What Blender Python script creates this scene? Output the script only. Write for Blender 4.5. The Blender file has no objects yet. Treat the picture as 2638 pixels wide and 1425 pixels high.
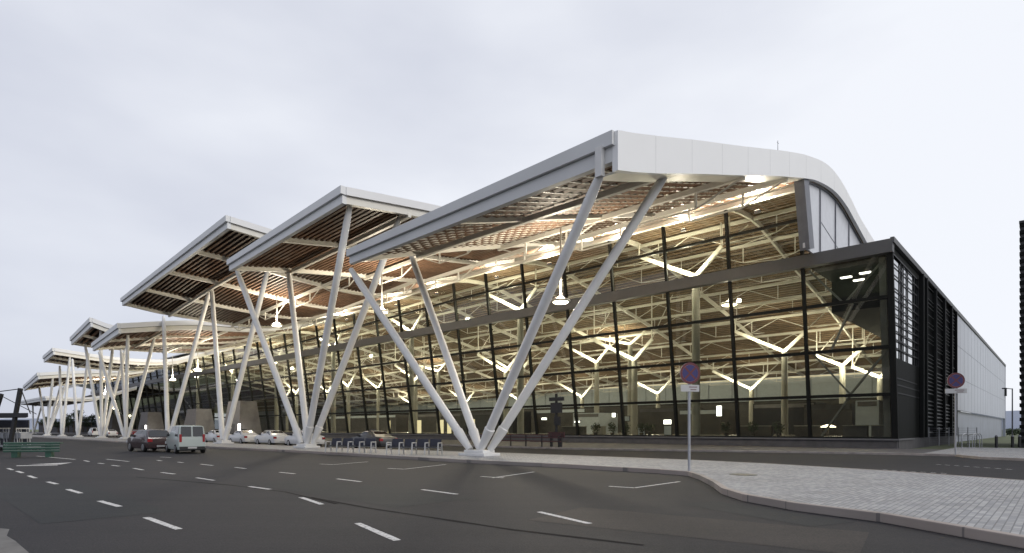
import bpy, bmesh, math, random
from mathutils import Vector, Matrix
random.seed(7)
S = bpy.context.scene
COL = S.collection
R = math.radians

# ------------------------------------------------------------------ frame
# camera stands at (0,0,1.6) looking along +Y.  The terminal has its own plan
# axes: a = along the glass facade (to the left), b = into the building.
HC = 1.6
_d = Vector((-1589 / 1500.0, 1.0)); _d.normalize()
DL = Vector((_d.x, _d.y, 0)); DR = Vector((_d.y, -_d.x, 0))
ORG = Vector((28.718, 43.6, 0))
def P(a, b, z=0.0):
    v = ORG + DL * a + DR * b
    return Vector((v.x, v.y, z))
ANG_L = math.atan2(DL.y, DL.x)
ANG_R = math.atan2(DR.y, DR.x)

# ------------------------------------------------------------------ materials
def new_mat(name):
    m = bpy.data.materials.new(name); m.use_nodes = True
    nt = m.node_tree
    return m, nt, nt.nodes['Principled BSDF']
def mat(name, col, rough=0.6, metal=0.0, var=0.12, scale=1.5, bump=0.0, bscale=20, spec=0.5, coat=0.0):
    m, nt, p = new_mat(name)
    p.inputs['Roughness'].default_value = rough
    p.inputs['Metallic'].default_value = metal
    p.inputs['Specular IOR Level'].default_value = spec
    p.inputs['Coat Weight'].default_value = coat
    tc = nt.nodes.new('ShaderNodeTexCoord')
    n = nt.nodes.new('ShaderNodeTexNoise'); n.inputs['Scale'].default_value = scale
    n.inputs['Detail'].default_value = 6; n.inputs['Roughness'].default_value = 0.6
    nt.links.new(tc.outputs['Object'], n.inputs['Vector'])
    r = nt.nodes.new('ShaderNodeValToRGB')
    r.color_ramp.elements[0].position = 0.3; r.color_ramp.elements[1].position = 0.7
    r.color_ramp.elements[0].color = tuple(c * (1 - var) for c in col) + (1,)
    r.color_ramp.elements[1].color = tuple(min(1, c * (1 + var)) for c in col) + (1,)
    nt.links.new(n.outputs['Fac'], r.inputs['Fac'])
    nt.links.new(r.outputs['Color'], p.inputs['Base Color'])
    if bump:
        n2 = nt.nodes.new('ShaderNodeTexNoise'); n2.inputs['Scale'].default_value = bscale
        n2.inputs['Detail'].default_value = 4
        nt.links.new(tc.outputs['Object'], n2.inputs['Vector'])
        b = nt.nodes.new('ShaderNodeBump'); b.inputs['Strength'].default_value = bump
        b.inputs['Distance'].default_value = 0.02
        nt.links.new(n2.outputs['Fac'], b.inputs['Height'])
        nt.links.new(b.outputs['Normal'], p.inputs['Normal'])
    return m
def emit(name, col, strength):
    m = bpy.data.materials.new(name); m.use_nodes = True
    nt = m.node_tree; nt.nodes.clear()
    o = nt.nodes.new('ShaderNodeOutputMaterial'); e = nt.nodes.new('ShaderNodeEmission')
    e.inputs['Color'].default_value = col + (1,); e.inputs['Strength'].default_value = strength
    nt.links.new(e.outputs[0], o.inputs['Surface'])
    return m
def glass(name, tint, ior=1.5, rough=0.0, boost=1.0):
    m = bpy.data.materials.new(name); m.use_nodes = True
    nt = m.node_tree; nt.nodes.clear()
    o = nt.nodes.new('ShaderNodeOutputMaterial'); mx = nt.nodes.new('ShaderNodeMixShader')
    t = nt.nodes.new('ShaderNodeBsdfTransparent'); g = nt.nodes.new('ShaderNodeBsdfGlossy')
    t.inputs['Color'].default_value = tint + (1,)
    g.inputs['Roughness'].default_value = rough
    f = nt.nodes.new('ShaderNodeFresnel'); f.inputs['IOR'].default_value = ior
    mu = nt.nodes.new('ShaderNodeMath'); mu.operation = 'MULTIPLY'; mu.inputs[1].default_value = boost
    mu.use_clamp = True
    ge = nt.nodes.new('ShaderNodeNewGeometry'); mi = nt.nodes.new('ShaderNodeMix'); mi.data_type = 'FLOAT'
    mi.inputs[2].default_value = ior; mi.inputs[3].default_value = 1 / ior
    nt.links.new(ge.outputs['Backfacing'], mi.inputs[0]); nt.links.new(mi.outputs[0], f.inputs['IOR'])
    nt.links.new(f.outputs[0], mu.inputs[0]); nt.links.new(mu.outputs[0], mx.inputs['Fac'])
    nt.links.new(t.outputs[0], mx.inputs[1]); nt.links.new(g.outputs[0], mx.inputs[2])
    nt.links.new(mx.outputs[0], o.inputs['Surface'])
    return m
def asphalt(name, col):
    m, nt, p = new_mat(name)
    tc = nt.nodes.new('ShaderNodeTexCoord')
    def noise(s, d=6, vec=None):
        n = nt.nodes.new('ShaderNodeTexNoise'); n.inputs['Scale'].default_value = s
        n.inputs['Detail'].default_value = d
        nt.links.new(vec or tc.outputs['Object'], n.inputs['Vector']); return n
    big, mid, fine = noise(0.12), noise(0.9), noise(34, 4)
    mp = nt.nodes.new('ShaderNodeMapping'); mp.inputs['Rotation'].default_value = (0, 0, -ANG_L)
    mp.inputs['Scale'].default_value = (0.06, 1.1, 1)
    nt.links.new(tc.outputs['Object'], mp.inputs['Vector'])
    streak = noise(1.0, 4, mp.outputs['Vector'])           # tyre-worn lanes
    def mix(a, b, f):
        x = nt.nodes.new('ShaderNodeMix'); x.data_type = 'FLOAT'; x.inputs['Factor'].default_value = f
        nt.links.new(a, x.inputs[2]); nt.links.new(b, x.inputs[3]); return x.outputs[0]
    grain = noise(7, 5)
    v = mix(mix(mix(mix(big.outputs['Fac'], mid.outputs['Fac'], .35), streak.outputs['Fac'], .4), grain.outputs['Fac'], .3), fine.outputs['Fac'], .5)
    r = nt.nodes.new('ShaderNodeValToRGB')
    r.color_ramp.elements[0].position = 0.40; r.color_ramp.elements[1].position = 0.60
    r.color_ramp.elements[0].color = (col[0] * .62, col[1] * .66, col[2] * .70, 1)
    r.color_ramp.elements[1].color = (col[0] * 1.6, col[1] * 1.5, col[2] * 1.46, 1)
    nt.links.new(v, r.inputs['Fac']); nt.links.new(r.outputs['Color'], p.inputs['Base Color'])
    p.inputs['Roughness'].default_value = 0.8; p.inputs['Specular IOR Level'].default_value = 0.25
    b = nt.nodes.new('ShaderNodeBump'); b.inputs['Strength'].default_value = .5; b.inputs['Distance'].default_value = .01
    nt.links.new(fine.outputs['Fac'], b.inputs['Height']); nt.links.new(b.outputs['Normal'], p.inputs['Normal'])
    return m
def tiles(name, c1, c2, joint, w, h, rot, rough=0.7, js=0.02, bump=.4):
    m, nt, p = new_mat(name)
    tc = nt.nodes.new('ShaderNodeTexCoord')
    mp = nt.nodes.new('ShaderNodeMapping'); mp.inputs['Rotation'].default_value = (0, 0, rot)
    nt.links.new(tc.outputs['Object'], mp.inputs['Vector'])
    br = nt.nodes.new('ShaderNodeTexBrick')
    br.inputs['Scale'].default_value = 1.0
    br.inputs['Brick Width'].default_value = w; br.inputs['Row Height'].default_value = h
    br.inputs['Mortar Size'].default_value = js
    br.inputs['Mortar Smooth'].default_value = .3
    br.inputs['Color1'].default_value = c1 + (1,); br.inputs['Color2'].default_value = c2 + (1,)
    br.inputs['Mortar'].default_value = joint + (1,)
    nt.links.new(mp.outputs[0], br.inputs['Vector'])
    n = nt.nodes.new('ShaderNodeTexNoise'); n.inputs['Scale'].default_value = .7; n.inputs['Detail'].default_value = 8
    nt.links.new(tc.outputs['Object'], n.inputs['Vector'])
    r = nt.nodes.new('ShaderNodeValToRGB'); r.color_ramp.elements[0].position = .3; r.color_ramp.elements[1].position = .75
    r.color_ramp.elements[0].color = (.78, .77, .76, 1); r.color_ramp.elements[1].color = (1, 1, 1, 1)
    nt.links.new(n.outputs['Fac'], r.inputs['Fac'])
    mx = nt.nodes.new('ShaderNodeMix'); mx.data_type = 'RGBA'; mx.blend_type = 'MULTIPLY'; mx.inputs[0].default_value = 1
    nt.links.new(br.outputs['Color'], mx.inputs[6]); nt.links.new(r.outputs['Color'], mx.inputs[7])
    nt.links.new(mx.outputs[2], p.inputs['Base Color'])
    p.inputs['Roughness'].default_value = rough
    b = nt.nodes.new('ShaderNodeBump'); b.inputs['Strength'].default_value = bump; b.inputs['Distance'].default_value = .01
    b.invert = True
    nt.links.new(br.outputs['Fac'], b.inputs['Height']); nt.links.new(b.outputs['Normal'], p.inputs['Normal'])
    return m

M = {}
M['steel'] = mat('white_painted_steel', (.67, .665, .655), .42, var=.07, scale=.8)
M['fascia'] = mat('fascia_metal', (.62, .625, .63), .45, var=.05, scale=.35)
M['fasciaw'] = mat('white_fascia_metal', (.74, .745, .75), .45, var=.05, scale=.35)
M['gable'] = mat('white_gable_metal', (.80, .80, .805), .5, var=.02, scale=.3)
M['wood'] = mat('timber_slat', (.165, .092, .055), .6, var=.35, scale=.9)
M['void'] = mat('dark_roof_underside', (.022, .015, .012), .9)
M['cream'] = mat('cream_painted_steel', (.78, .75, .68), .5, var=.05)
M['mull'] = mat('dark_green_mullion', (.006, .007, .007), .55, var=.2, spec=.2)
M['beam'] = mat('grey_parapet_metal', (.085, .085, .09), .5, var=.1, scale=.6)
M['post'] = mat('slate_grey_post', (.13, .135, .16), .5)
M['plinth'] = mat('dark_plinth_concrete', (.075, .073, .08), .7, var=.2)
M['gpanel'] = mat('milky_gable_panel', (.55, .56, .60), .25, var=.05)
M['clad'] = mat('pale_metal_cladding', (.40, .425, .485), .42, var=.06, scale=.2)
M['joint'] = mat('cladding_joint', (.30, .32, .37), .6)
M['black'] = mat('black_metal', (.012, .012, .015), .45, var=.3)
M['louvre'] = mat('dark_louvre', (.008, .009, .009), .75, var=.4, spec=.15)
M['floor'] = mat('polished_floor', (.22, .21, .19), .25)
M['column'] = mat('khaki_round_column', (.30, .29, .25), .6, var=.08)
M['wallw'] = mat('white_interior_wall', (.50, .55, .60), .7, var=.06)
M['dark'] = mat('dark_shopfront', (.045, .04, .036), .5, var=.4, scale=.6)
M['conc'] = mat('pale_concrete_portal', (.17, .162, .165), .75, var=.12, bump=.2)
M['glass'] = glass('curtain_glass', (.835, .85, .805), 1.5, boost=1.2)
M['darkglass'] = mat('dark_reflective_glass', (.01, .012, .014), .04, spec=.9, coat=1.0, var=.1)
M['asphalt'] = asphalt('asphalt', (.0195, .0192, .0218))
M['paving'] = tiles('pale_paving', (.40, .40, .405), (.25, .255, .27), (.17, .17, .18), .21, .105, -ANG_R, js=.010)
M['darkpave'] = tiles('dark_paving', (.085, .08, .085), (.075, .072, .078), (.05, .05, .05), .8, .4, -ANG_L)
M['kerb'] = mat('kerb_stone', (.31, .28, .265), .75, var=.25, scale=1.6, bump=.3, bscale=30)
m_, nt_, p_ = new_mat('road_paint')
_tc = nt_.nodes.new('ShaderNodeTexCoord'); _n = nt_.nodes.new('ShaderNodeTexNoise'); _n.inputs['Scale'].default_value = 14; _n.inputs['Detail'].default_value = 8; _n.inputs['Roughness'].default_value = .7
nt_.links.new(_tc.outputs['Object'], _n.inputs['Vector'])
_r = nt_.nodes.new('ShaderNodeValToRGB'); _r.color_ramp.elements[0].position = .36; _r.color_ramp.elements[1].position = .5
_r.color_ramp.elements[0].color = (.12, .115, .115, 1); _r.color_ramp.elements[1].color = (.56, .55, .54, 1)
nt_.links.new(_n.outputs['Fac'], _r.inputs['Fac']); nt_.links.new(_r.outputs['Color'], p_.inputs['Base Color']); p_.inputs['Roughness'].default_value = .8
M['paint'] = m_
M['grass'] = mat('dry_grass', (.10, .115, .055), .9, var=.4, scale=.3)
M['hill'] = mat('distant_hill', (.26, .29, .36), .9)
M['galv'] = mat('galvanised_pole', (.36, .37, .40), .45, metal=.3)
M['red'] = mat('sign_red', (.12, .022, .03), .4)
M['blue'] = mat('sign_blue', (.032, .026, .13), .4)
M['white'] = mat('white_plate', (.48, .48, .48), .5)
M['textdark'] = mat('sign_text_dark', (.12, .03, .04), .5)
M['tyre'] = mat('tyre_rubber', (.012, .012, .012), .8)
M['rim'] = mat('alloy_rim', (.35, .35, .36), .3, metal=.8)
M['cglass'] = mat('car_glass', (.012, .014, .016), .05, spec=.8)
M['tail'] = mat('tail_lamp', (.28, .015, .02), .2)
M['headl'] = mat('head_lamp', (.7, .72, .75), .1)
M['carwhite'] = mat('white_car_paint', (.66, .66, .67), .3, var=.02, coat=.5)
M['cardark'] = mat('maroon_car_paint', (.042, .022, .023), .25, var=.1, coat=.6)
M['cargreen'] = mat('pale_green_car_paint', (.40, .45, .43), .32, var=.03, coat=.4)
M['carblack'] = mat('black_car_paint', (.014, .014, .016), .3, coat=.5)
M['carred'] = mat('red_car_paint', (.22, .035, .04), .3, var=.05, coat=.5)
M['trim'] = mat('car_trim', (.02, .02, .021), .6)
M['green'] = mat('green_painted_slat', (.018, .062, .044), .5, var=.3, scale=4)
M['greenl'] = mat('pale_green_edge', (.16, .22, .19), .5)
M['seat'] = mat('navy_seat', (.013, .015, .03), .6)
M['leaf'] = mat('foliage', (.045, .065, .035), .8, var=.5, scale=1.2)
M['trunk'] = mat('bark', (.10, .075, .055), .9)
M['lampwarm'] = emit('warm_lamp', (1.0, .86, .62), 9.0)
M['lampwhite'] = emit('white_lamp', (1.0, .97, .92), 6.0)
M['litpanel'] = emit('lit_panel', (1.0, .84, .5), 1.3)

# ------------------------------------------------------------------ mesh builder
class MB:
    def __init__(s): s.v = []; s.f = []
    def poly(s, pts, faces):
        o = len(s.v); s.v += [Vector(p) for p in pts]; s.f += [tuple(i + o for i in f) for f in faces]
        return s
    def hexa(s, p):     # 8 points: bottom 4 (ccw), top 4
        return s.poly(p, [(3, 2, 1, 0), (4, 5, 6, 7), (0, 1, 5, 4), (1, 2, 6, 5), (2, 3, 7, 6), (3, 0, 4, 7)])
    def box(s, a0, a1, b0, b1, z0, z1):      # in plan axes
        return s.hexa([P(a0, b0, z0), P(a1, b0, z0), P(a1, b1, z0), P(a0, b1, z0),
                       P(a0, b0, z1), P(a1, b0, z1), P(a1, b1, z1), P(a0, b1, z1)])
    def lbox(s, x0, x1, y0, y1, z0, z1):     # local axes
        V = Vector
        return s.hexa([V((x0, y0, z0)), V((x1, y0, z0)), V((x1, y1, z0)), V((x0, y1, z0)),
                       V((x0, y0, z1)), V((x1, y0, z1)), V((x1, y1, z1)), V((x0, y1, z1))])
    def bar(s, p, q, w, h=None, up=Vector((0, 0, 1))):
        h = h or w; p = Vector(p); q = Vector(q); d = (q - p).normalized()
        x = d.cross(up)
        if x.length < 1e-4: x = d.cross(Vector((DL.x, DL.y, 0)))
        x.normalize(); y = x.cross(d)
        x = x * w / 2; y = y * h / 2
        return s.hexa([p - x - y, p + x - y, q + x - y, q - x - y, p - x + y, p + x + y, q + x + y, q - x + y])
    def tube(s, p, q, r0, r1=None, n=14, rings=None):
        r1 = r0 if r1 is None else r1
        p = Vector(p); q = Vector(q); d = (q - p).normalized()
        x = d.cross(Vector((0, 0, 1)))
        if x.length < 1e-4: x = Vector((1, 0, 0))
        x.normalize(); y = x.cross(d)
        rings = rings or [(0, r0), (1, r1)]
        o = len(s.v)
        for t, r in rings:
            c = p.lerp(q, t)
            for i in range(n):
                an = 2 * math.pi * i / n
                s.v.append(c + x * (r * math.cos(an)) + y * (r * math.sin(an)))
        for k in range(len(rings) - 1):
            for i in range(n):
                j = (i + 1) % n
                s.f.append((o + k * n + i, o + k * n + j, o + (k + 1) * n + j, o + (k + 1) * n + i))
        s.f.append(tuple(o + i for i in range(n))[::-1])
        e = o + (len(rings) - 1) * n
        s.f.append(tuple(e + i for i in range(n)))
        return s
    def grid2(s, top, bot):   # closed shell between two grids of points [i][j]
        ni, nj = len(top), len(top[0]); o = len(s.v)
        for g in (top, bot):
            for r in g: s.v += [Vector(p) for p in r]
        T = lambda i, j: o + i * nj + j
        B = lambda i, j: o + ni * nj + i * nj + j
        for i in range(ni - 1):
            for j in range(nj - 1):
                s.f.append((T(i, j), T(i, j + 1), T(i + 1, j + 1), T(i + 1, j)))
                s.f.append((B(i, j), B(i + 1, j), B(i + 1, j + 1), B(i, j + 1)))
        for i in range(ni - 1):
            s.f.append((T(i, 0), T(i + 1, 0), B(i + 1, 0), B(i, 0)))
            s.f.append((T(i, nj - 1), B(i, nj - 1), B(i + 1, nj - 1), T(i + 1, nj - 1)))
        for j in range(nj - 1):
            s.f.append((T(0, j), B(0, j), B(0, j + 1), T(0, j + 1)))
            s.f.append((T(ni - 1, j), T(ni - 1, j + 1), B(ni - 1, j + 1), B(ni - 1, j)))
        return s
    def build(s, name, m, parent=None, smooth=False, bevel=0.0, kind=None, label=None):
        off = parent['_w'] if parent is not None else None
        off = Vector(off) if off is not None else Vector((0, 0, 0))
        me = bpy.data.meshes.new(name)
        me.from_pydata([v - off for v in s.v], [], s.f); me.update()
        bm = bmesh.new(); bm.from_mesh(me); bmesh.ops.recalc_face_normals(bm, faces=bm.faces)
        if smooth:
            for f in bm.faces: f.smooth = True
            for e in bm.edges:
                if len(e.link_faces) == 2 and e.calc_face_angle(0) > .7: e.smooth = False
        bm.to_mesh(me); bm.free()
        o = bpy.data.objects.new(name, me); COL.objects.link(o)
        me.materials.append(m if not isinstance(m, str) else M[m])
        o['_w'] = list(off)
        if parent is not None: o.parent = parent
        if bevel:
            bv = o.modifiers.new('bevel', 'BEVEL'); bv.width = bevel; bv.segments = 2; bv.limit_method = 'ANGLE'
        if kind: o['kind'] = kind
        if label: o['label'] = label
        return o
def thing(name, label, cat, loc=(0, 0, 0), group=None, rz=0.0):
    o = bpy.data.objects.new(name, None); COL.objects.link(o)
    o.location = loc; o.rotation_euler = (0, 0, rz); o.empty_display_size = .3
    o['label'] = label; o['category'] = cat
    if group: o['group'] = group
    o['_w'] = list(loc)
    return o
def local(o): o['_w'] = [0, 0, 0]; return o     # children given in local coordinates
def tag(o, label, cat, group=None):
    o['label'] = label; o['category'] = cat
    if group: o['group'] = group
    return o
def copy_tree(o, parent=None):
    c = o.copy(); COL.objects.link(c)
    if parent is not None: c.parent = parent
    for ch in list(o.children): copy_tree(ch, c)
    return c
def interp(pts, x):     # monotone-ish cubic through (x, y) points
    if x <= pts[0][0]: return pts[0][1]
    if x >= pts[-1][0]: return pts[-1][1]
    for i in range(len(pts) - 1):
        if pts[i][0] <= x <= pts[i + 1][0]: break
    x0, y0 = pts[i]; x1, y1 = pts[i + 1]; h = x1 - x0; t = (x - x0) / h
    def slope(k):
        if k == 0: return (pts[1][1] - pts[0][1]) / (pts[1][0] - pts[0][0])
        if k == len(pts) - 1: return (pts[-1][1] - pts[-2][1]) / (pts[-1][0] - pts[-2][0])
        return (pts[k + 1][1] - pts[k - 1][1]) / (pts[k + 1][0] - pts[k - 1][0])
    m0, m1 = slope(i) * h, slope(i + 1) * h
    return (2*t**3-3*t*t+1)*y0 + (t**3-2*t*t+t)*m0 + (-2*t**3+3*t*t)*y1 + (t**3-t*t)*m1
def lin(pts, x):
    if x <= pts[0][0]: return pts[0][1]
    for i in range(len(pts) - 1):
        if x <= pts[i + 1][0]:
            t = (x - pts[i][0]) / (pts[i + 1][0] - pts[i][0]); return pts[i][1] * (1 - t) + pts[i + 1][1] * t
    return pts[-1][1]
def frange(a, b, n): return [a + (b - a) * i / (n - 1) for i in range(n)]

# ================================================================== SETTING
def sheet(name, pts, z, m, kind='structure', thick=0.0):
    b = MB(); n = len(pts)
    if thick:
        b.poly([(x, y, z) for x, y in pts] + [(x, y, z - thick) for x, y in pts],
               [tuple(range(n)), tuple(range(2 * n - 1, n - 1, -1))] + [(i, n + i, n + (i + 1) % n, (i + 1) % n) for i in range(n)])
    else:
        b.poly([(x, y, z) for x, y in pts], [tuple(range(n))])
    return b.build(name, m, kind=kind)
def ab(l): return [tuple(P(a, b)[:2]) for a, b in l]
sheet('ground', [(-3000, -300), (3000, -300), (3000, 4000), (-3000, 4000)], -.02, 'grass')
road = sheet('road', ab([(-60, -150), (420, -150), (420, 2), (2, 2), (-3, -7.0), (-60, -10)]), 0.0, 'asphalt')
# --- island pavement with kerb
near = [(330, -33.6), (60, -33.4), (38.3, -33.3), (27.1, -32.7), (11.6, -32.9), (5.7, -32.4), (1.4, -32.5), (0.1, -32.8), (-.9, -34.0), (-2.2, -35.9), (-3.1, -37.4), (-4.0, -38.4), (-5.3, -39.2), (-6.9, -39.7), (-8.7, -40.9), (-13, -43.2), (-30, -52)]
far = [(-30, -40), (-13, -32.2), (-8.3, -29.7), (-4.7, -27.9), (-.1, -26.5), (3.1, -26.0), (15, -26.1), (24, -27.4), (32, -28.3), (330, -28.3)]
isl = sheet('island_pavement', ab(near + far), .15, 'paving', thick=.14)
def kerb(name, line, side, z0, z1, w, m):
    b = MB()
    pts = [P(a, bb) for a, bb in line]
    offs = []
    for i, p in enumerate(pts):
        d = (pts[min(i + 1, len(pts) - 1)] - pts[max(i - 1, 0)]).normalized()
        offs.append(Vector((-d.y, d.x, 0)) * w * side)
    top = [[p + Vector((0, 0, z1)), p + o + Vector((0, 0, z1))] for p, o in zip(pts, offs)]
    bot = [[p + Vector((0, 0, z0)), p + o + Vector((0, 0, z0))] for p, o in zip(pts, offs)]
    b.grid2(top, bot)
    return b.build(name, m, kind='structure', bevel=.015)
M['kerbj'] = tiles('kerb_blocks', (.37, .315, .285), (.25, .23, .215), (.17, .155, .15), .8, 4.0, -ANG_R, js=.012)
kerb('island_kerb', near, -1, -.005, .158, .16, 'kerbj')
kerb('island_kerb', far, -1, -.005, .157, .14, 'kerbj')
# --- pavement in front of the terminal and the pale corner by the second sign
sheet('terminal_pavement', ab([(330, -16.5), (19, -15.6), (11, -13.2), (4.7, -10.9), (-1.4, -9.4), (-3.0, -9.0), (-3.0, .0), (330, 0)]), .13, 'darkpave', thick=.125)
sheet('corner_pavement', ab([(-3.0, -9.0), (-4.6, -9.2), (-5.2, -10.6), (-6.0, -12.1), (-7.7, -12.8), (-40, -26), (-60, 0), (-40, 12), (-3.0, 7)]), .134, 'paving', thick=.13)
kerb('terminal_kerb', [(330, -16.5), (19, -15.6), (11, -13.2), (4.7, -10.9), (-1.4, -9.4), (-4.6, -9.2), (-5.2, -10.6), (-6.0, -12.1), (-7.7, -12.8), (-40, -26)], -1, -.004, .14, .14, 'kerb')
sheet('concrete_patch', [(-9.6, 9.9), (-8.0, 9.27), (-7.55, 8.7), (-7.06, 8.28), (-6.22, 7.5), (-5.6, 5.5), (-12, 5.5)], .004, mat('worn_concrete', (.13, .125, .12), .85, var=.25, scale=3))
# --- hills
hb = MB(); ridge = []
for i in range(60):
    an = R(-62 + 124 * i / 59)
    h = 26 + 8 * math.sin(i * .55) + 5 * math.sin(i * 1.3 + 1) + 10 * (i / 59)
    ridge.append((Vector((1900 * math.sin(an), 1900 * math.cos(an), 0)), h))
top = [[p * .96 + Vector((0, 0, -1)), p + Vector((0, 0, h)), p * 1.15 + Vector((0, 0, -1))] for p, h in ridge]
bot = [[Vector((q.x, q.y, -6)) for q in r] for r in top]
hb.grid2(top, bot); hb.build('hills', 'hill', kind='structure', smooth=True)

# --- painted markings: children of the road
def mark(p, q, w=.13, name='lane_marking'):
    p = Vector((p[0], p[1], .004)); q = Vector((q[0], q[1], .004)); d = (q - p).normalized()
    s = Vector((-d.y, d.x, 0)) * w / 2
    b = MB(); n = 5
    # slightly worn, uneven edges
    L = []; Rr = []
    for i in range(n + 1):
        c = p.lerp(q, i / n); j = 1 + random.uniform(-.1, .1)
        L.append(c + s * j); Rr.append(c - s * (1 + random.uniform(-.1, .1)))
    b.poly(L + Rr, [(i, i + 1, n + 2 + i, n + 1 + i) for i in range(n)])
    return b.build(name, 'paint', road)
road['_w'] = [0, 0, 0]
DASH = [((-6.61, 10.51), (-5.3, 9.27)), ((-9.15, 12.92), (-8.07, 11.97)), ((-11.76, 15.41), (-10.69, 14.44)), ((-14.02, 17.58), (-13.17, 16.85)),
 ((-16.5, 19.87), (-15.45, 18.89)), ((-18.74, 22.04), (-17.72, 21.09)), ((-20.46, 23.63), (-19.4, 22.62)),
 ((-2.62, 9.87), (-1.64, 8.34)), ((-4.92, 13.58), (-4.02, 12.32)), ((-7.28, 16.14), (-6.39, 15.38)), ((-10.31, 19.04), (-9.23, 18.04)),
 ((-12.86, 21.35), (-11.92, 20.58)), ((-15.36, 23.63), (-14.33, 22.62)), ((-17.57, 25.56), (-16.8, 24.91)), ((-19.31, 27.18), (-18.69, 26.66)), ((-21.59, 29.39), (-20.65, 28.42)),
 ((0.52, 11.21), (1.31, 9.82)), ((-2.37, 15.34), (-1.34, 14.23)), ((-5.6, 18.63), (-4.55, 17.58)), ((-8.55, 21.42), (-7.72, 20.71)), ((-11.51, 24.21), (-10.69, 23.39)),
 ((-14.09, 26.35), (-13.03, 25.38)), ((-16.12, 28.07), (-15.54, 27.51)), ((-18.06, 29.65), (-17.47, 29.02)),
 ((-21.39, 30.71), (-18.78, 28.54)), ((-27.94, 34.23), (-22.83, 30.43)), ((-19.99, 33.07), (-18.99, 32.45)),
 ((-5.02, 23.55), (-4.27, 23.07)), ((-1.05, 19.53), (-0.27, 18.99)), ((2.7, 16.2), (3.32, 15.77)), ((-8.72, 26.45), (-7.98, 26.05))]
for p, q in DASH: mark(p, q, .12)
for p, q in [((-4.27, 23.07), (-2.96, 26.15)), ((-0.64, 18.99), (0.83, 21.62)), ((3.32, 15.77), (5.08, 17.64)), ((-7.98, 26.05), (-7.0, 28.3))]:
    mark(p, q, .10, 'bay_line')
for p, q, n in [((14.5, 22.85), (15.6, 20.75), 7), ((19.1, 26.3), (19.68, 22.75), 8)]:
    for i in range(n):
        a = Vector(p).lerp(Vector(q), (i + .15) / n); b = Vector(p).lerp(Vector(q), (i + .7) / n)
        mark(a, b, .10, 'dotted_line')
M['tar'] = mat('tar', (.011, .0105, .012), .9, var=.3, scale=3, spec=.1)
def seam(pts, w):
    b = MB(); L = []; Q = []
    for (x0, y0), (x1, y1) in zip(pts[:-1], pts[1:]):
        n = max(2, int(math.hypot(x1 - x0, y1 - y0) / .6))
        for k in range(n):
            t = k / n; c = Vector((x0 + (x1 - x0) * t, y0 + (y1 - y0) * t, .004)); d = Vector((x1 - x0, y1 - y0, 0)).normalized()
            s_ = Vector((-d.y, d.x, 0)) * w * random.uniform(.3, .75)
            L.append(c + s_); Q.append(c - s_)
    m_ = len(L)
    b.poly(L + Q, [(i, i + 1, m_ + i + 1, m_ + i) for i in range(m_ - 1)])
    b.build('tar_seam', 'tar', road)
seam([(-12.48, 19.31), (-7.99, 16.52), (-5.75, 14.75), (-3.33, 11.93)], .07)
seam([(-4.7, 13.58), (-2.88, 11.73), (-1.43, 10.48), (0.03, 9.21), (2.4, 7.6)], .08)
def patch_(x, y, l, w, rz, m):
    c, s_ = math.cos(rz), math.sin(rz)
    b = MB(); pts = [(u * l / 2, v * w / 2) for u, v in ((-1, -1), (1, -1), (1, 1), (-1, 1))]
    b.poly([(x + u * c - v * s_, y + u * s_ + v * c, .003) for u, v in pts], [(0, 1, 2, 3)]).build('asphalt_patch', m, road)
M['asph2'] = asphalt('newer_asphalt', (.018, .020, .022)); M['asph3'] = asphalt('worn_asphalt', (.033, .030, .029))
patch_(-4.3, 15.2, 7.5, 2.2, ANG_L, 'asph2'); patch_(2.9, 9.6, 5, 2.0, ANG_L + .15, 'asph3'); patch_(-10.5, 13.6, 9, 2.0, ANG_L, 'asph2'); patch_(4.7, 11.2, 3.2, 1.1, ANG_R + 1.2, 'asph2')
# direction arrow on the left lane
b = MB(); z = .004
b.poly([(-21.3, 25.0, z), (-19.9, 25.5, z), (-20.2, 25.9, z), (-21.6, 25.4, z)], [(0, 1, 2, 3)])
b.poly([(-21.7, 26.1, z), (-20.3, 26.2, z), (-20.9, 27.7, z)], [(0, 1, 2)])
b.build('direction_arrow', 'paint', road)

# ================================================================== TERMINAL
T = thing('airport_terminal', 'long glass fronted airport terminal with arched white roof, lit from inside at dusk', 'terminal', P(0, 0, 0))
LEAN = .14; ZG = .85
def fb(z): return -LEAN * max(0, z - ZG)
def FP(a, z, off=0.0): return P(a, fb(z) - off, z)
BAY = 5.9; NB = 42; AEND = BAY * NB
ROWS = [ZG, 4.2, 7.7, 11.3, 14.3, 15.25, 18.1]
def dz(a): return lin([(45, 0), (120, -2.0), (400, -2.0)], a)
def ztop(a): return 20.6 + dz(a)
# plinth
MB().box(-.15, AEND, -.25, 6, -.1, ZG - .12).build('plinth', 'plinth', T)
MB().box(-.3, AEND, -.45, 6, ZG - .12, ZG).build('plinth_coping', mat('plinth_coping', (.12, .12, .13), .6), T)
# mullions
for i in range(NB + 1):
    a = i * BAY
    zt = 14.4 if i == 0 else ztop(a)
    w = .40 if i == 0 else .24
    b = MB()
    p0, p1 = FP(a, ZG), FP(a, zt)
    b.bar(p0 - DR * .05, p1 - DR * .05, w, .30, up=DR)
    b.build('mullion', 'mull', T)
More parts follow.
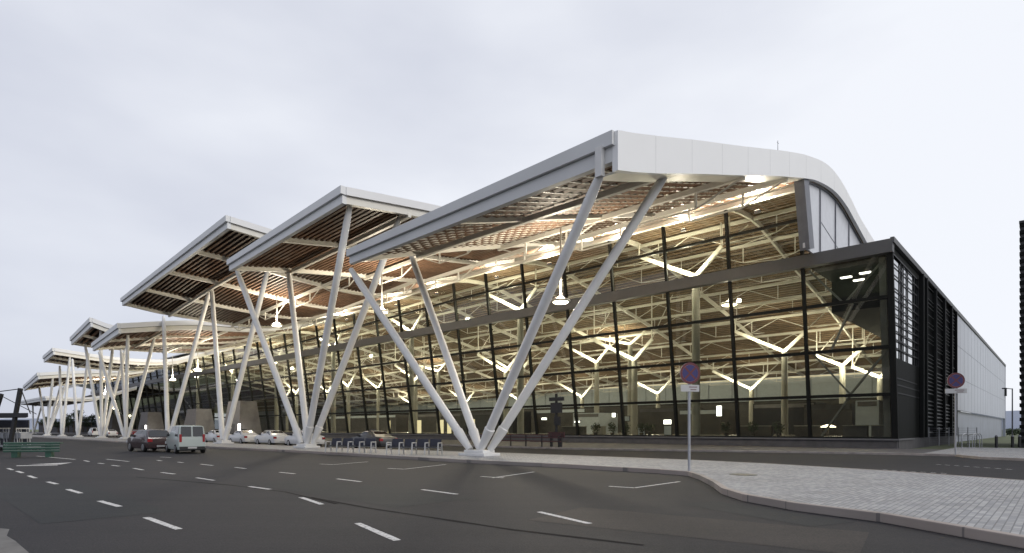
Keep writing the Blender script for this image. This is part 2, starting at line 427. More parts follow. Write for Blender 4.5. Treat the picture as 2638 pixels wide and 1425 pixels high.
# transoms: one per storey line
for z in (4.2, 7.7, 11.3):
    MB().hexa([FP(-.1, z - .13, .14), FP(AEND, z - .13, .14), FP(AEND, z - .13, -.1), FP(-.1, z - .13, -.1),
               FP(-.1, z + .11, .14), FP(AEND, z + .11, .14), FP(AEND, z + .11, -.1), FP(-.1, z + .11, -.1)]).build('transom', 'mull', T)
b = MB()
for i in range(1, NB):
    a0, a1 = i * BAY, (i + 1) * BAY
    b.bar(FP(a0, 18.1 + dz(a0)), FP(a1, 18.1 + dz(a1)), .22, .24)
b.build('transom', 'mull', T)
MB().box(-.2, AEND, fb(ZG) - .1, .1, ZG + .002, ZG + .13).build('sill', 'mull', T)
# parapet beam running the whole length and returning along the side wall
bb = fb(14.8)
MB().box(-.25, AEND + .5, bb - .55, bb + .1, 14.3, 15.25).build('parapet_beam', 'beam', T)
# eave beam at the head of the glass (double cream tube)
for dzz, nm, mm in ((-.35, 'eave_beam', 'cream'), (.1, 'eave_beam', 'cream')):
    b = MB()
    al = [5.3, 25, 45, 70, 95, 120, 180, AEND, 305]
    for a0, a1 in zip(al[:-1], al[1:]):
        b.bar(P(a0, fb(21) - .15, ztop(a0) + .15 + dzz), P(a1, fb(21) - .15, ztop(a1) + .15 + dzz), .4, .36)
    b.build(nm, mm, T)
# glass panes: near ones each a part, the far ones together
def pane(mb, i, r):
    z0, z1 = [(ROWS[0], ROWS[1]), (ROWS[1], ROWS[2]), (ROWS[2], ROWS[3]), (ROWS[3], ROWS[4]), (15.25, 18.1), (18.1, 20.6)][r]
    a0, a1 = i * BAY + .08, (i + 1) * BAY - .08
    def zz(z, a): return z + (dz(a) if z > 16 else 0)
    o0, o1 = .0, .03
    mb.hexa([FP(a0, zz(z0, a0), -o1), FP(a1, zz(z0, a1), -o1), FP(a1, zz(z0, a1), o0), FP(a0, zz(z0, a0), o0),
             FP(a0, zz(z1, a0), -o1), FP(a1, zz(z1, a1), -o1), FP(a1, zz(z1, a1), o0), FP(a0, zz(z1, a0), o0)])
cnt = 0; rest = MB()
for i in range(NB):
    for r in range(6):
        if i == 0 and r > 3: continue
        if cnt < 100:
            m_ = MB(); pane(m_, i, r); m_.build('glass_pane', 'glass', T); cnt += 1
        else: pane(rest, i, r)
rest.build('glass_pane', 'glass', T, kind='stuff')
# end of facade at the far left: dark glass return
MB().hexa([P(AEND, 0, ZG), P(AEND + .1, 0, ZG), P(AEND + .1, 40, ZG), P(AEND, 40, ZG),
           P(AEND, fb(19), 19), P(AEND + .1, fb(19), 19), P(AEND + .1, 40, 19), P(AEND, 40, 19)]).build('end_glass', 'darkglass', T)

# ---- main roof
RT = [(-3.2, 22.05), (-.8, 22.55), (2.5, 22.6), (6.2, 22.0), (9.2, 21.2), (13.5, 20.5), (18, 19.9), (24.2, 18.9), (34, 16.6), (46, 13.6), (58, 12.0), (66, 11.6)]
RB = [(-3.2, 20.5), (1.4, 21.1), (5, 20.95), (7.5, 20.45), (12.9, 19.3), (18.7, 18.2), (24, 17.2), (34, 15.0), (46, 12.3), (58, 10.8), (66, 10.4)]
def rt(b): return interp(RT, b)
def rb(b): return interp(RB, b)
A0R = 4.6; A1R = 305
bs = frange(-3.2, 66, 40); As = [A0R + .25, 20, 45, 70, 95, 120, 200, A1R]
MB().grid2([[P(a, b_, rt(b_) + dz(a)) for b_ in bs] for a in As], [[P(a, b_, rt(b_) - .2 + dz(a)) for b_ in bs] for a in As]).build('roof', 'gable', T, smooth=True)
# slatted timber ceiling
b = MB(); k = -2.6
while k < 60:
    zb = rb(k) + .25
    for a0, a1 in ((6.2, 45), (45, 120), (120, AEND)):
        b.hexa([P(a0, k, zb + dz(a0)), P(a1, k, zb + dz(a1)), P(a1, k + .3, zb + dz(a1)), P(a0, k + .3, zb + dz(a0)),
                P(a0, k, zb + .16 + dz(a0)), P(a1, k, zb + .16 + dz(a1)), P(a1, k + .3, zb + .16 + dz(a1)), P(a0, k + .3, zb + .16 + dz(a0))])
    k += .66
M['slati'] = mat('pale_timber_slat', (.24, .165, .105), .6, var=.3, scale=.8)
b.build('ceiling_slats', 'slati', T)
bs2 = frange(-3.0, 64, 30)
MB().grid2([[P(a, b_, rb(b_) + .95 + dz(a)) for b_ in bs2] for a in As[:-1]], [[P(a, b_, rb(b_) + .9 + dz(a)) for b_ in bs2] for a in As[:-1]]).build('ceiling_deck', mat('ceiling_deck', (.05, .035, .026), .8), T)
# gable fascia: one smooth white band following the arch, from the canopy tip to the back
C1R = [(-30.5, 12.45), (-27.1, 13.43), (-23.15, 14.67), (-18.2, 16.17), (-12, 18.08), (-8.6, 19.07), (-5.8, 19.86), (-3.2, 20.5)]
C1RT = [(-30.5, 14.1), (-27.1, 15.13), (-23.15, 16.36), (-18.2, 17.84), (-12, 19.75), (-8.3, 20.85), (-5.5, 21.6)]
gb = frange(-3.0, 60, 46)
RT2 = C1RT + RT[1:]
def gtop(b_): return interp(RT2, b_) + .03
GB2 = C1R + RB[1:]
def gbot(b_): return interp(GB2, b_)
gall = frange(-30.62, 60, 76)
MB().grid2([[P(A0R - .12, q, gtop(q)) for q in gall], [P(A0R + .16, q, gtop(q)) for q in gall]],
           [[P(A0R - .12, q, gbot(q)) for q in gall], [P(A0R + .16, q, gbot(q)) for q in gall]]).build('gable_fascia', 'gable', T)
# soffit lip behind the gable fascia
gl = frange(-30.3, -6, 24)
MB().grid2([[P(A0R + .165, q, gbot(q) + .12) for q in gl], [P(5.9, q, gbot(q) + .12) for q in gl]],
           [[P(A0R + .165, q, gbot(q) + .02) for q in gl], [P(5.9, q, gbot(q) + .02) for q in gl]]).build('gable_soffit', 'cream', T)
# gable end wall above the low wing: milky panels with dark mullions
gw = frange(-4.6, 42, 32)
MB().grid2([[P(4.95, q, gbot(q) + .05) for q in gw], [P(5.1, q, gbot(q) + .05) for q in gw]],
           [[P(4.95, q, 15.2) for q in gw], [P(5.1, q, 15.2) for q in gw]]).build('gable_panel', 'gpanel', T)
b = MB()
for q in (-.9, 3.4, 7.7, 12.0, 16.3, 20.6, 25, 30):
    b.box(4.88, 4.95, q - .09, q + .09, 15.2, gbot(q) + .04)
pts = [(q, gbot(q)) for q in gw]
for (q0, z0), (q1, z1) in zip(pts[:-1], pts[1:]):
    b.bar(P(4.91, q0, z0 - .05), P(4.91, q1, z1 - .05), .1, .18)
b.bar(P(4.94, -.9, 18.2), P(4.94, 7.7, 16.4), .03, .04)
b.build('gable_mullions', 'post', T)
b = MB(); b.bar(P(5.0, -3.9, 15.2), P(5.0, -5.35, 20.35), .7, 1.15, up=DR); b.build('gable_post', 'post', T)
za = gtop(-11.3)
b = MB(); b.tube(P(4.62, -11.3, za - .05), P(4.62, -11.3, za + .7), .022, .014, 6); b.tube(P(4.62, -11.45, za + .55), P(4.62, -11.15, za + .55), .012, None, 6)
b.build('antenna', 'post', T)
b = MB(); q = -27.5
while q < 30:
    b.hexa([P(A0R - .123, q, gbot(q) + .03), P(A0R - .118, q, gbot(q) + .03), P(A0R - .118, q + .03, gbot(q) + .03), P(A0R - .123, q + .03, gbot(q) + .03),
            P(A0R - .123, q, gtop(q) - .03), P(A0R - .118, q, gtop(q) - .03), P(A0R - .118, q + .03, gtop(q) - .03), P(A0R - .123, q + .03, gtop(q) - .03)])
    q += 3.6
b.build('fascia_joints', mat('fascia_joint', (.62, .62, .63), .6), T)

# ---- low wing roof and side wall
MB().box(-.1, 5.6, bb + .12, 112, 14.45, 15.2).build('wing_roof', 'louvre', T)
MB().box(-.35, -.1, bb - .5, 112.3, 14.95, 15.35).build('wing_coping', 'beam', T)
# glazed corner return with a black grid in front of it
def side(off, b0, b1, z0, z1, th=.06): return MB().box(-off, -off + th, b0, b1, z0, z1)
MB().hexa([P(0, fb(ZG), ZG), P(.05, fb(ZG), ZG), P(.05, 9.4, ZG), P(0, 9.4, ZG),
           P(0, fb(14.9), 14.9), P(.05, fb(14.9), 14.9), P(.05, 9.4, 14.9), P(0, 9.4, 14.9)]).build('side_glass', 'darkglass', T)
b = MB()
for q in (1.5, 2.6, 4.4, 7.2, 9.2):
    b.bar(P(-.05, q, ZG), P(-.05, q, 14.9), .06, .17, up=DR)
zl = [4.3, 4.9, 5.4]
z = 7.6
while z < 12.2: zl.append(z); z += .62
zl += [12.9, 13.7, 14.4]
for z in zl:
    b.bar(P(-.10, fb(z), z), P(-.10, 9.2 - (.9 if int(z * 10) % 3 == 0 else 0), z + random.uniform(-.06, .06)), .035, .10)
b.build('louvre_grid', 'black', T)
side(.08, -.2, 9.4, ZG, 6.9, .02).build('side_panel', 'mull', T)
MB().box(-.2, .3, .0, 32, -.1, ZG - .004).build('side_plinth', 'plinth', T)
# louvred bay, dark
side(.1, 9.4, 32, ZG, 14.95, .2).build('louvre_wall', 'louvre', T)
b = MB()
z = 1.2
while z < 14.8:
    for q0, q1 in ((12.2, 16.2), (17.0, 22.0), (22.8, 27.2), (28, 31)):
        if random.random() < .88: b.hexa([P(-.22, q0, z), P(-.12, q0, z + .1), P(-.12, q1, z + .1), P(-.22, q1, z), P(-.22, q0, z + .04), P(-.12, q0, z + .14), P(-.12, q1, z + .14), P(-.22, q1, z + .04)])
    z += .36
b.build('louvre_blades', mat('louvre_blade', (.05, .055, .052), .45, var=.6, scale=.6), T)
b = MB()
for q in (9.5, 11.4, 16.6, 22.4, 27.6, 31.6): b.box(-.42, -.1, q - .16, q + .16, ZG, 14.95)
b.build('louvre_posts', 'mull', T)
# white cladding beyond
MB().box(-.22, .1, 32, 112, 3.8, 14.95).build('side_cladding', 'clad', T)
b = MB()
for z in (7.6, 11.3): b.box(-.235, -.22, 32, 112, z, z + .05)
q = 36
while q < 112: b.box(-.228, -.22, q, q + .03, 3.8, 14.95); q += 4
b.build('cladding_joints', 'joint', T)
MB().box(.3, .5, 32, 112, -.1, 3.8).build('side_base', mat('blue_grey_base', (.23, .25, .30), .4, var=.15, scale=.4), T)
MB().box(-.3, .2, 111.9, 112.4, -.1, 15.3).build('corner_trim', 'clad', T)
MB().box(-.55, -.2, 110.2, 111.6, 8.6, 10.2).build('wall_lamp', 'black', T)
MB().box(.3, 5.5, 4.5, 57, 11.7, 14.4).build('dark_bulkhead', 'louvre', T)
# X bracing in the corner bay
b = MB()
def br(a0, z0, a1, z1): b.bar(FP(a0, z0, -.5), FP(a1, z1, -.5), .14)
br(.4, 14.2, 3.2, 11.3); br(3.2, 11.3, 5.6, 14.2); br(.3, 7.7, 3.0, 4.3); br(5.6, 7.7, 3.0, 4.3); br(3.0, 4.2, 5.2, 1.0); br(4.2, 7.9, 2.6, 11.2)
b.bar(FP(.6, ZG, -.7), FP(.6, 14.3, -.7), .45, .45, up=DR)
b.build('corner_bracing', mat('bracing_grey', (.16, .16, .16), .5), T)

# ---- interior
MB().box(.1, AEND, .02, 62, ZG - .01, ZG + .012).build('hall_floor', 'floor', T)
MB().box(2, AEND, 58, 58.6, ZG, 6.7).build('shop_wall', 'dark', T)
MB().box(2, AEND, 57.2, 58.6, 6.7, 10.9).build('back_wall', 'wallw', T)
M['ceilglow'] = emit('ceiling_glow', (1.0, .84, .58), .95)  # glow put into the colour, standing in for the lamp-lit ceiling above the wall
MB().box(4, 150, 56.7, 57.1, 10.55, 10.8).build('ceiling_glow', 'ceilglow', T)
for i, (a0, a1, q0, h, m_) in enumerate([(8, 13, 22, 3.6, 'dark'), (14, 22, 30, 4.2, 'black'), (24, 30, 24, 3.4, 'dark'), (31.5, 40, 30, 4.0, 'dark'), (42, 47, 22, 3.2, 'wallw'), (49, 60, 28, 4.2, 'dark'), (62, 76, 24, 4.0, 'black'), (80, 96, 28, 4, 'dark'), (100, 130, 26, 4, 'dark'), (1.2, 3.2, 16, 4.2, 'conc'), (5.0, 7.2, 20, 3.8, 'wallw')]):
    MB().box(a0, a1, q0, q0 + 5, ZG + .013, ZG + h).build('shop_unit', m_, T)
    MB().box(a0 + .2, a1 - .2, q0 - .06, q0 - .004, ZG + h - .62, ZG + h - .12).build('shop_sign', ['plinth', 'conc', 'wallw'][i % 3], T)
b = MB(); q = 4
while q < 150: b.box(q, q + .12, 57.1, 57.2, 6.75, 10.4); q += 4.6
b.build('wall_mullions', 'joint', T)
# transverse roof beams following the arch and longitudinal tubes
ai = 11.8
while ai < 180:
    gq = frange(-2.4, 57, 26)
    MB().grid2([[P(ai - .11, q, rb(q) + .2 + dz(ai)) for q in gq], [P(ai + .11, q, rb(q) + .2 + dz(ai)) for q in gq]],
               [[P(ai - .11, q, rb(q) - .25 + dz(ai)) for q in gq], [P(ai + .11, q, rb(q) - .25 + dz(ai)) for q in gq]]).build('roof_rafter', 'cream', T)
    ai += 11.8
for q in (3, 8, 13, 18, 23, 28, 34, 40, 46, 52):
    b = MB()
    for a0, a1 in ((6.2, 45), (45, 120), (120, AEND)):
        b.bar(P(a0, q, rb(q) - .1 + dz(a0)), P(a1, q, rb(q) - .1 + dz(a1)), .2, .3)
    b.build('roof_purlin', 'cream', T)
    b = MB(); x = 6.2
    while x < 150:       # under-slung ties with short posts
        z0 = rb(q) - .3 + dz(x)
        b.bar(P(x, q, z0), P(x + 3.4, q, z0 - 1.5), .065); b.bar(P(x + 3.4, q, z0 - 1.5), P(x + 8.4, q, z0 - 1.5), .065); b.bar(P(x + 8.4, q, z0 - 1.5), P(x + 11.8, q, z0), .065)
        b.bar(P(x + 3.4, q, z0 - 1.5), P(x + 8.4, q + 4.6, rb(q + 4.6) - .2 + dz(x)), .06); b.bar(P(x + 8.4, q, z0 - 1.5), P(x + 3.4, q + 4.6, rb(q + 4.6) - .2 + dz(x)), .06)
        b.bar(P(x + 3.4, q, z0 - 1.5), P(x + 3.4, q, z0), .08); b.bar(P(x + 8.4, q, z0 - 1.5), P(x + 8.4, q, z0), .08)
        x += 11.8
    b.build('tie_rods', 'cream', T)
# columns carrying V shaped struts that are lit by uplights
VS = [(16.8, 2, 16.4), (39.9, 2, 16.3), (62.2, 2, 16.2), (85, 2, 15.8), (107.5, 2, 15), (130, 2, 14.6), (152.5, 2, 14.4), (176, 2, 14.4),
      (16.5, 26, 11.4), (39.1, 26, 14.6), (62.4, 26, 11.4), (85, 26, 13.6), (107, 26, 11), (130, 26, 11), (153, 26, 11),
      (45.3, 26, 12.3), (26.8, 42, 7.9), (43.3, 42, 7.9), (60, 42, 7.9), (77, 42, 7.9), (94, 42, 7.9), (115, 42, 7.9),
      (11.9, 34, 9.9), (7.6, 34, 8.1), (31, 14, 10.5), (54, 14, 10.5), (77, 14, 10.5), (100, 14, 10.5), (123, 14, 10)]
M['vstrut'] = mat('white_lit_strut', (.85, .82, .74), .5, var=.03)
for (a, q, z) in VS:
    MB().tube(P(a, q, ZG), P(a, q, z - .15), .42, .36, 16).build('hall_column', 'column', T, smooth=True)
    b = MB()
    la, lz = (6.4 if a > 15 else 3.2), min(z + (3.3 if a > 15 else 1.6), rb(q) - .5 + dz(a)); ra, rz = -2.6, min(z + 2.4, rb(q) - .5 + dz(a))
    b.bar(P(a, q, z), P(a + la, q, lz), .26, .40); b.bar(P(a, q, z + .02), P(a + ra, q, rz), .25, .38)
    b.build('strut_arm', 'vstrut', T)
    b = MB()
    for x, zz_ in ((a + la - .1, lz), (a + ra + .1, rz)):
        b.bar(P(x, q, zz_), P(x, q, rb(q) + dz(a) - .1), .12); b.bar(P(x, q, zz_), P(x - 1.6, q + 2.4, rb(q + 2.4) + dz(a)), .1)
    b.build('strut_hanger', 'cream', T)

# lights
def point(name, loc, power, col=(1, .89, .70), r=.25):
    l = bpy.data.lights.new(name, 'POINT'); l.energy = power; l.color = col; l.shadow_soft_size = r
    o = bpy.data.objects.new(name, l); COL.objects.link(o); o.location = loc
    return o
def area(name, loc, power, sx, sy, rot, col=(1, .8, .52)):
    l = bpy.data.lights.new(name, 'AREA'); l.shape = 'RECTANGLE'; l.size = sx; l.size_y = sy; l.energy = power; l.color = col
    o = bpy.data.objects.new(name, l); COL.objects.link(o); o.location = loc; o.rotation_euler = rot
    return o
for (a, q, z) in VS:
    if a < 160:
        k = 1.0 if a < 70 else 1.5
        point('uplight', P(a + .4, q - 1.2, z + 1.0), (1350 if q < 5 else 850) * k, (1, .91, .70)); point('uplight', P(a + 3.6, q - 1.5, z + 1.2), (1050 if q < 5 else 660) * k, (1, .90, .68))

# lit signs, counters and lamps standing in the hall
def lit(name, label, cat, a, q, z0, w, h, m='lampwhite', group=None):
    t = thing(name, label, cat, P(a, q, z0), group)
    MB().box(a - w / 2 - .06, a + w / 2 + .06, q + .0, q + .14, z0 - .06, z0 + h + .06).build('casing', 'dark', t)
    MB().box(a - w / 2, a + w / 2, q - .03, q - .002, z0, z0 + h).build('lit_face', m, t)
    return t

# ================================================================== CANOPIES
def canopy(label, sides, th, grp='slatted canopies along the drop off road', nb=2, bf=-30.5, back=-3.3, long_b=(-25, -16.5, -9), detail=True, rfas=True, fas='fasciaw', base=None, name='entrance_canopy'):
    """sides: list of (a, profile) from the right edge to the left; profile = (b, underside z)"""
    aR, aL = sides[0][0], sides[-1][0]
    o = thing(name, label, 'canopy', P((aR + aL) / 2, bf + 2, 0), grp)
    def zz(a, b_):
        for (a0, p0), (a1, p1) in zip(sides[:-1], sides[1:]):
            if a <= a1 or (a1 == aL): break
        t = (a - a0) / (a1 - a0)
        return interp(p0, b_) * (1 - t) + interp(p1, b_) * t
    def tt(a):
        return th[0] + (th[1] - th[0]) * (a - aR) / (aL - aR)
    bs = frange(bf, back, 15)
    aa = sorted(set(frange(aR, aL, 5) + [s_[0] for s_ in sides]))
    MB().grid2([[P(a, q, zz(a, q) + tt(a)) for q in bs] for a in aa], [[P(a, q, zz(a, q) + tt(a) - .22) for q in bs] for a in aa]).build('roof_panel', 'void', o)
    # two tier front fascia
    MB().hexa([P(aR - .1, bf - .3, zz(aR, bf) + tt(aR) * .52), P(aL + .1, bf - .3, zz(aL, bf) + tt(aL) * .52), P(aL + .1, bf + .1, zz(aL, bf) + tt(aL) * .52), P(aR - .1, bf + .1, zz(aR, bf) + tt(aR) * .52),
               P(aR - .1, bf - .3, zz(aR, bf) + tt(aR) + .04), P(aL + .1, bf - .3, zz(aL, bf) + tt(aL) + .04), P(aL + .1, bf + .1, zz(aL, bf) + tt(aL) + .04), P(aR - .1, bf + .1, zz(aR, bf) + tt(aR) + .04)]).build('front_fascia', fas, o)
    MB().hexa([P(aR, bf - .12, zz(aR, bf) - .05), P(aL, bf - .12, zz(aL, bf) - .05), P(aL, bf + .2, zz(aL, bf) - .05), P(aR, bf + .2, zz(aR, bf) - .05),
               P(aR, bf - .12, zz(aR, bf) + tt(aR) * .5), P(aL, bf - .12, zz(aL, bf) + tt(aL) * .5), P(aL, bf + .2, zz(aL, bf) + tt(aL) * .5), P(aR, bf + .2, zz(aR, bf) + tt(aR) * .5)]).build('front_beam', fas, o)
    # side fascias
    ends = [(aL, 1)] + ([(aR, -1)] if rfas else [])
    for a, sg in ends:
        x0, x1 = (a, a + sg * .14)
        q0 = [bf + .11] + bs[1:]
        MB().grid2([[P(x0, q, zz(a, q) + tt(a) + .03) for q in q0], [P(x1, q, zz(a, q) + tt(a) + .03) for q in q0]],
                   [[P(x0, q, zz(a, q) + tt(a) * .5) for q in q0], [P(x1, q, zz(a, q) + tt(a) * .5) for q in q0]]).build('side_fascia', 'gable', o)
    # cross beams
    ts = [i / (nb + 1) for i in range(nb + 2)]
    for t in ts:
        a = aR + (aL - aR) * t
        a = min(max(a, aR + .22), aL - .2)
        q0 = [bf + .21] + bs[1:]
        h = .5 if (0 < t < 1) else .62
        MB().grid2([[P(a - .17, q, zz(a, q) + h) for q in q0], [P(a + .17, q, zz(a, q) + h) for q in q0]],
                   [[P(a - .17, q, zz(a, q)) for q in q0], [P(a + .17, q, zz(a, q)) for q in q0]]).build('cross_beam', 'cream', o)
    # slats
    b = MB(); q = bf + .45; st = (.8 if fas == 'fascia' else .5) if detail else .8
    while q < back - .3:
        for a0, a1 in zip(aa[:-1], aa[1:]):
            x0, x1 = max(a0, aR + .4), min(a1, aL - .4)
            z0, z1 = zz(x0, q) + .34, zz(x1, q) + .34; w = (.36 if fas == 'fascia' else .21) if detail else .4
            b.hexa([P(x0, q, z0), P(x1, q, z1), P(x1, q + w, z1), P(x0, q + w, z0), P(x0, q, z0 + .13), P(x1, q, z1 + .13), P(x1, q + w, z1 + .13), P(x0, q + w, z0 + .13)])
        q += st
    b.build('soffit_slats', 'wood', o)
    if fas == 'fascia':          # pale battens under the slats
        b = MB(); n_ = max(2, int((aL - aR) / .85)); q0 = frange(bf + .4, back - .3, 12)
        for i_ in range(1, n_):
            a = aR + (aL - aR) * i_ / n_
            b.grid2([[P(a - .05, q, zz(a, q) + .335) for q in q0], [P(a + .05, q, zz(a, q) + .335) for q in q0]], [[P(a - .05, q, zz(a, q) + .25) for q in q0], [P(a + .05, q, zz(a, q) + .25) for q in q0]])
        b.build('soffit_battens', 'cream', o)
    # longitudinal beams with under-slung ties
    for q in long_b:
        b = MB()
        for a0, a1 in zip(aa[:-1], aa[1:]):
            b.bar(P(a0 + .02, q, zz(a0, q) - .02), P(a1 - .02, q, zz(a1, q) - .02), .26, .34)
        b.build('purlin', 'cream', o)
    if detail:
        for q in long_b[1:]:
            b = MB(); n = nb + 1
            for i in range(n):
                a0 = aR + (aL - aR) * i / n; a1 = aR + (aL - aR) * (i + 1) / n; L = a1 - a0
                p = [P(a0, q, zz(a0, q)), P(a0 + L * .3, q, zz(a0 + L * .3, q) - 1.2), P(a0 + L * .7, q, zz(a0 + L * .7, q) - 1.2), P(a1, q, zz(a1, q))]
                for u, v in zip(p[:-1], p[1:]): b.bar(u, v, .09)
                for f in (.3, .7): b.bar(P(a0 + L * f, q, zz(a0 + L * f, q)), P(a0 + L * f, q, zz(a0 + L * f, q) - 1.2), .13)
            b.build('tie_rods', 'cream', o)
    # columns: raked legs standing on a base plate
    for bs_ in (base or []):
        ga, gb_, rr, lg = bs_
        b = MB(); k = 1.0
        b.box(ga - 1.0 * k, ga + 1.0 * k, gb_ - .62 * k, gb_ + .62 * k, .14, .30)
        b.box(ga - .75 * k, ga + .75 * k, gb_ - .45 * k, gb_ + .45 * k, .30, .46)
        b.build('base_plate', 'steel', o, bevel=.03)
        for (ta, tb, tz, fa, fbq) in lg:
            p = P(ga + fa * k, gb_ + fbq * k, .46); q = P(ta, tb, tz)
            L = (q - p).length; u = 1.35 / L
            b = MB(); b.tube(p, q, rr, n=18, rings=[(0, rr * .78), (.012, rr * .8), (u * .8, rr * 1.12), (u, rr * 1.2), (u * 1.02, rr * 1.2), (u * 1.06, rr), (.93, rr), (1, rr * .72)])
            b.build('column_leg', 'steel', o, smooth=True)
    return o, zz

L1 = [(-30.5, 12.35), (-24.6, 14.35), (-19.6, 15.9), (-9.1, 18.8), (-3.3, 20.5)]
C1C = [(-30.5, 12.95), (-27.1, 13.75), (-23.15, 14.85), (-18.2, 16.25), (-12, 18.1), (-8.6, 19.07), (-5.8, 19.86), (-3.2, 20.5)]
L1 = [(-30.5, 12.65), (-24.6, 14.5), (-19.6, 15.95), (-9.1, 18.8), (-3.3, 20.5)]
c1, z1 = canopy('nearest canopy, its tall right edge joining the white arched gable', [(4.75, C1C), (25.5, L1)], (1.15, .85), rfas=False, fas='fascia', nb=1,
       base=[(13.9, -29.7, .235, [(26.0, -30.2, 12.4, .62, -.1), (26.2, -25, 14.5, .22, .25), (5.3, -30.6, 12.65, -.22, -.1), (5.1, -25, 14.6, -.62, .2)])])
MB().bar(P(5.3, -30.76, 12.35), P(5.3, -30.76, 13.62), .34, .24, up=DR).build('tip_bracket', 'steel', c1)
L2R = [(-30.5, 16.95), (-22.5, 17.9), (-9, 19.3), (-3.3, 20.6)]
L2 = [(-30.5, 15.98), (-24.7, 16.9), (-20, 17.5), (-8.6, 18.9), (-3.3, 20.4)]
c2, z2 = canopy('second canopy, steep pale front edge between the nearest canopy and the longest one', [(26.4, L2R), (45.9, L2)], (1.05, .9), nb=1,
       base=[(33.2, -29.7, .25, [(46.7, -29.6, 16.3, .62, -.1), (46.0, -25, 17.2, .25, .25), (27.1, -29.6, 17.3, -.25, -.1), (27.6, -25, 17.8, -.62, .2)])])
L3R = [(-30.5, 19.95), (-26.5, 19.7), (-12, 18.9), (-3.3, 20.3)]
L3M = [(-30.5, 19.1), (-25, 18.8), (-17.7, 18.2), (-8.7, 18.1), (-3.3, 19.9)]
L3 = [(-30.5, 18.1), (-25.2, 17.5), (-12.4, 17.3), (-3.3, 19.3)]
c3, z3 = canopy('longest and highest canopy, double width with dark slatted underside', [(46.3, L3R), (64.6, L3M), (82.2, L3)], (1.05, .9), nb=3,
       base=[(51.5, -29.0, .25, [(67.3, -24.6, 19.2, .3, 0), (51.0, -24.8, 18.2, -.3, 0)]), (68.5, -29.0, .25, [(84.6, -25, 17.7, .3, 0), (67.9, -24.5, 19.2, -.3, 0)])])
L4R = [(-30.5, 14.6), (-21.6, 16.2), (-12.1, 17.0), (-3.3, 19.0)]
L4 = [(-30.5, 13.6), (-21.6, 15.4), (-12.1, 16.6), (-3.3, 18.6)]
c4, z4 = canopy('low canopy with a long pale flat side, beyond the longest canopy', [(84.0, L4R), (99.1, L4)], (1.3, 1.1), nb=1, detail=False,
       base=[(87.5, -29.0, .23, [(101.5, -29.3, 13.7, .6, 0), (103.0, -26, 14.6, .2, .2), (86.3, -29, 14.8, -.2, 0), (89, -25, 15, -.6, .2)])])
L5R = [(-30.5, 17.5), (-26.8, 16.5), (-12, 16.8), (-3.3, 18.6)]
L5 = [(-30.5, 16.1), (-26.8, 15.8), (-12, 16.4), (-3.3, 18.4)]
c5, z5 = canopy('small dark canopy tip showing just beyond the low flat canopy', [(100.4, L5R), (115.1, L5)], (1.3, 1.2), nb=1, detail=False,
       base=[(101.5, -29.0, .23, [(113, -29, 16.0, .6, 0), (113, -25, 16, .2, .2), (102, -29, 17.2, -.2, 0), (103, -25, 16.4, -.6, .2)])])
L6R = [(-30.5, 15.9), (-19.4, 15.0), (-10, 15.6), (-3.3, 18.2)]
L6 = [(-30.5, 15.2), (-20.4, 14.3), (-10, 15.2), (-3.3, 18)]
c6, z6 = canopy('pale narrow canopy, third from the far end', [(131.5, L6R), (142, L6)], (1.2, 1.2), nb=1, detail=False,
       base=[(118.5, -29.0, .23, [(129.5, -28, 15, .6, 0), (118.3, -27.5, 15.2, -.2, 0)]), (133, -29, .23, [(142, -28, 14.6, .5, 0), (131.8, -28, 15.6, -.4, 0)])])
L7R = [(-30.5, 12.2), (-24.7, 13.0), (-12, 14.6), (-3.3, 17.8)]
L7 = [(-30.5, 10.6), (-24.7, 12.0), (-12, 14.0), (-3.3, 17.6)]
c7, z7 = canopy('low canopy second from the far end, its rounded roof edge above slim columns', [(148.8, L7R), (168.8, L7)], (1.3, 1.1), nb=1, detail=False,
       base=[(150, -29.0, .23, [(167, -28, 11.4, .6, 0), (158, -25, 13, .2, .2), (149.5, -28, 13, -.2, 0), (150.5, -25, 13.6, -.6, .2)])])
L8R = [(-24, 9.2), (-14, 9.4), (-3.3, 13.0)]
L8 = [(-24, 9.4), (-14, 9.3), (-3.3, 13.0)]
c8, z8 = canopy('lowest canopy at the far end, above the dark trolley shelter', [(186, L8R), (236, L8)], (1.0, 1.0), nb=2, bf=-24, detail=False, long_b=(-20, -13),
       base=[(190, -23, .22, [(197, -22, 9.4, .6, 0), (186.5, -22, 9.4, -.2, 0)]), (215, -23, .22, [(224, -22, 9.4, .5, 0), (206, -22, 9.4, -.4, 0)])])

# pendant lamps under the canopies
def pendant(a, q, z, zr, label, grp, power, big=1.0):
    t = thing('pendant_lamp', label, 'lamp', P(a, q, z), grp)
    c = P(a, q, z)
    MB().tube(c + Vector((0, 0, .3)), P(a, q, zr), .07, None, 8).build('stem', 'cream', t, smooth=True)
    b = MB(); b.tube(c + Vector((0, 0, -.02)), c + Vector((0, 0, .42)), .5, n=24, rings=[(0, .62 * big), (.15, .72 * big), (.35, .68 * big), (.6, .28 * big), (1, .1)])
    b.build('shade', 'vstrut', t, smooth=True)
    MB().tube(c + Vector((0, 0, -.10)), c + Vector((0, 0, -.025)), .5 * big, .58 * big, 24).build('diffuser', 'lampwarm', t, smooth=True)
    if power: point('pendant_glow', P(a, q, z + .75), power)
G = 'pendant lamps hanging from the canopies'
pendant(17.6, -18, 10.9, 16.3, 'saucer pendant lamp hanging under the nearest canopy, before the grey parapet beam', G, 4200)
pendant(40.4, -18, 13.3, 17.6, 'saucer pendant lamp hanging under the second canopy', G, 4200)
pendant(62.7, -18.5, 14.6, 18.4, 'saucer pendant lamp hanging under the longest canopy', G, 4200)
pendant(92.0, -18, 11.0, 15.9, 'saucer pendant lamp hanging under the low flat sided canopy', G, 4200)
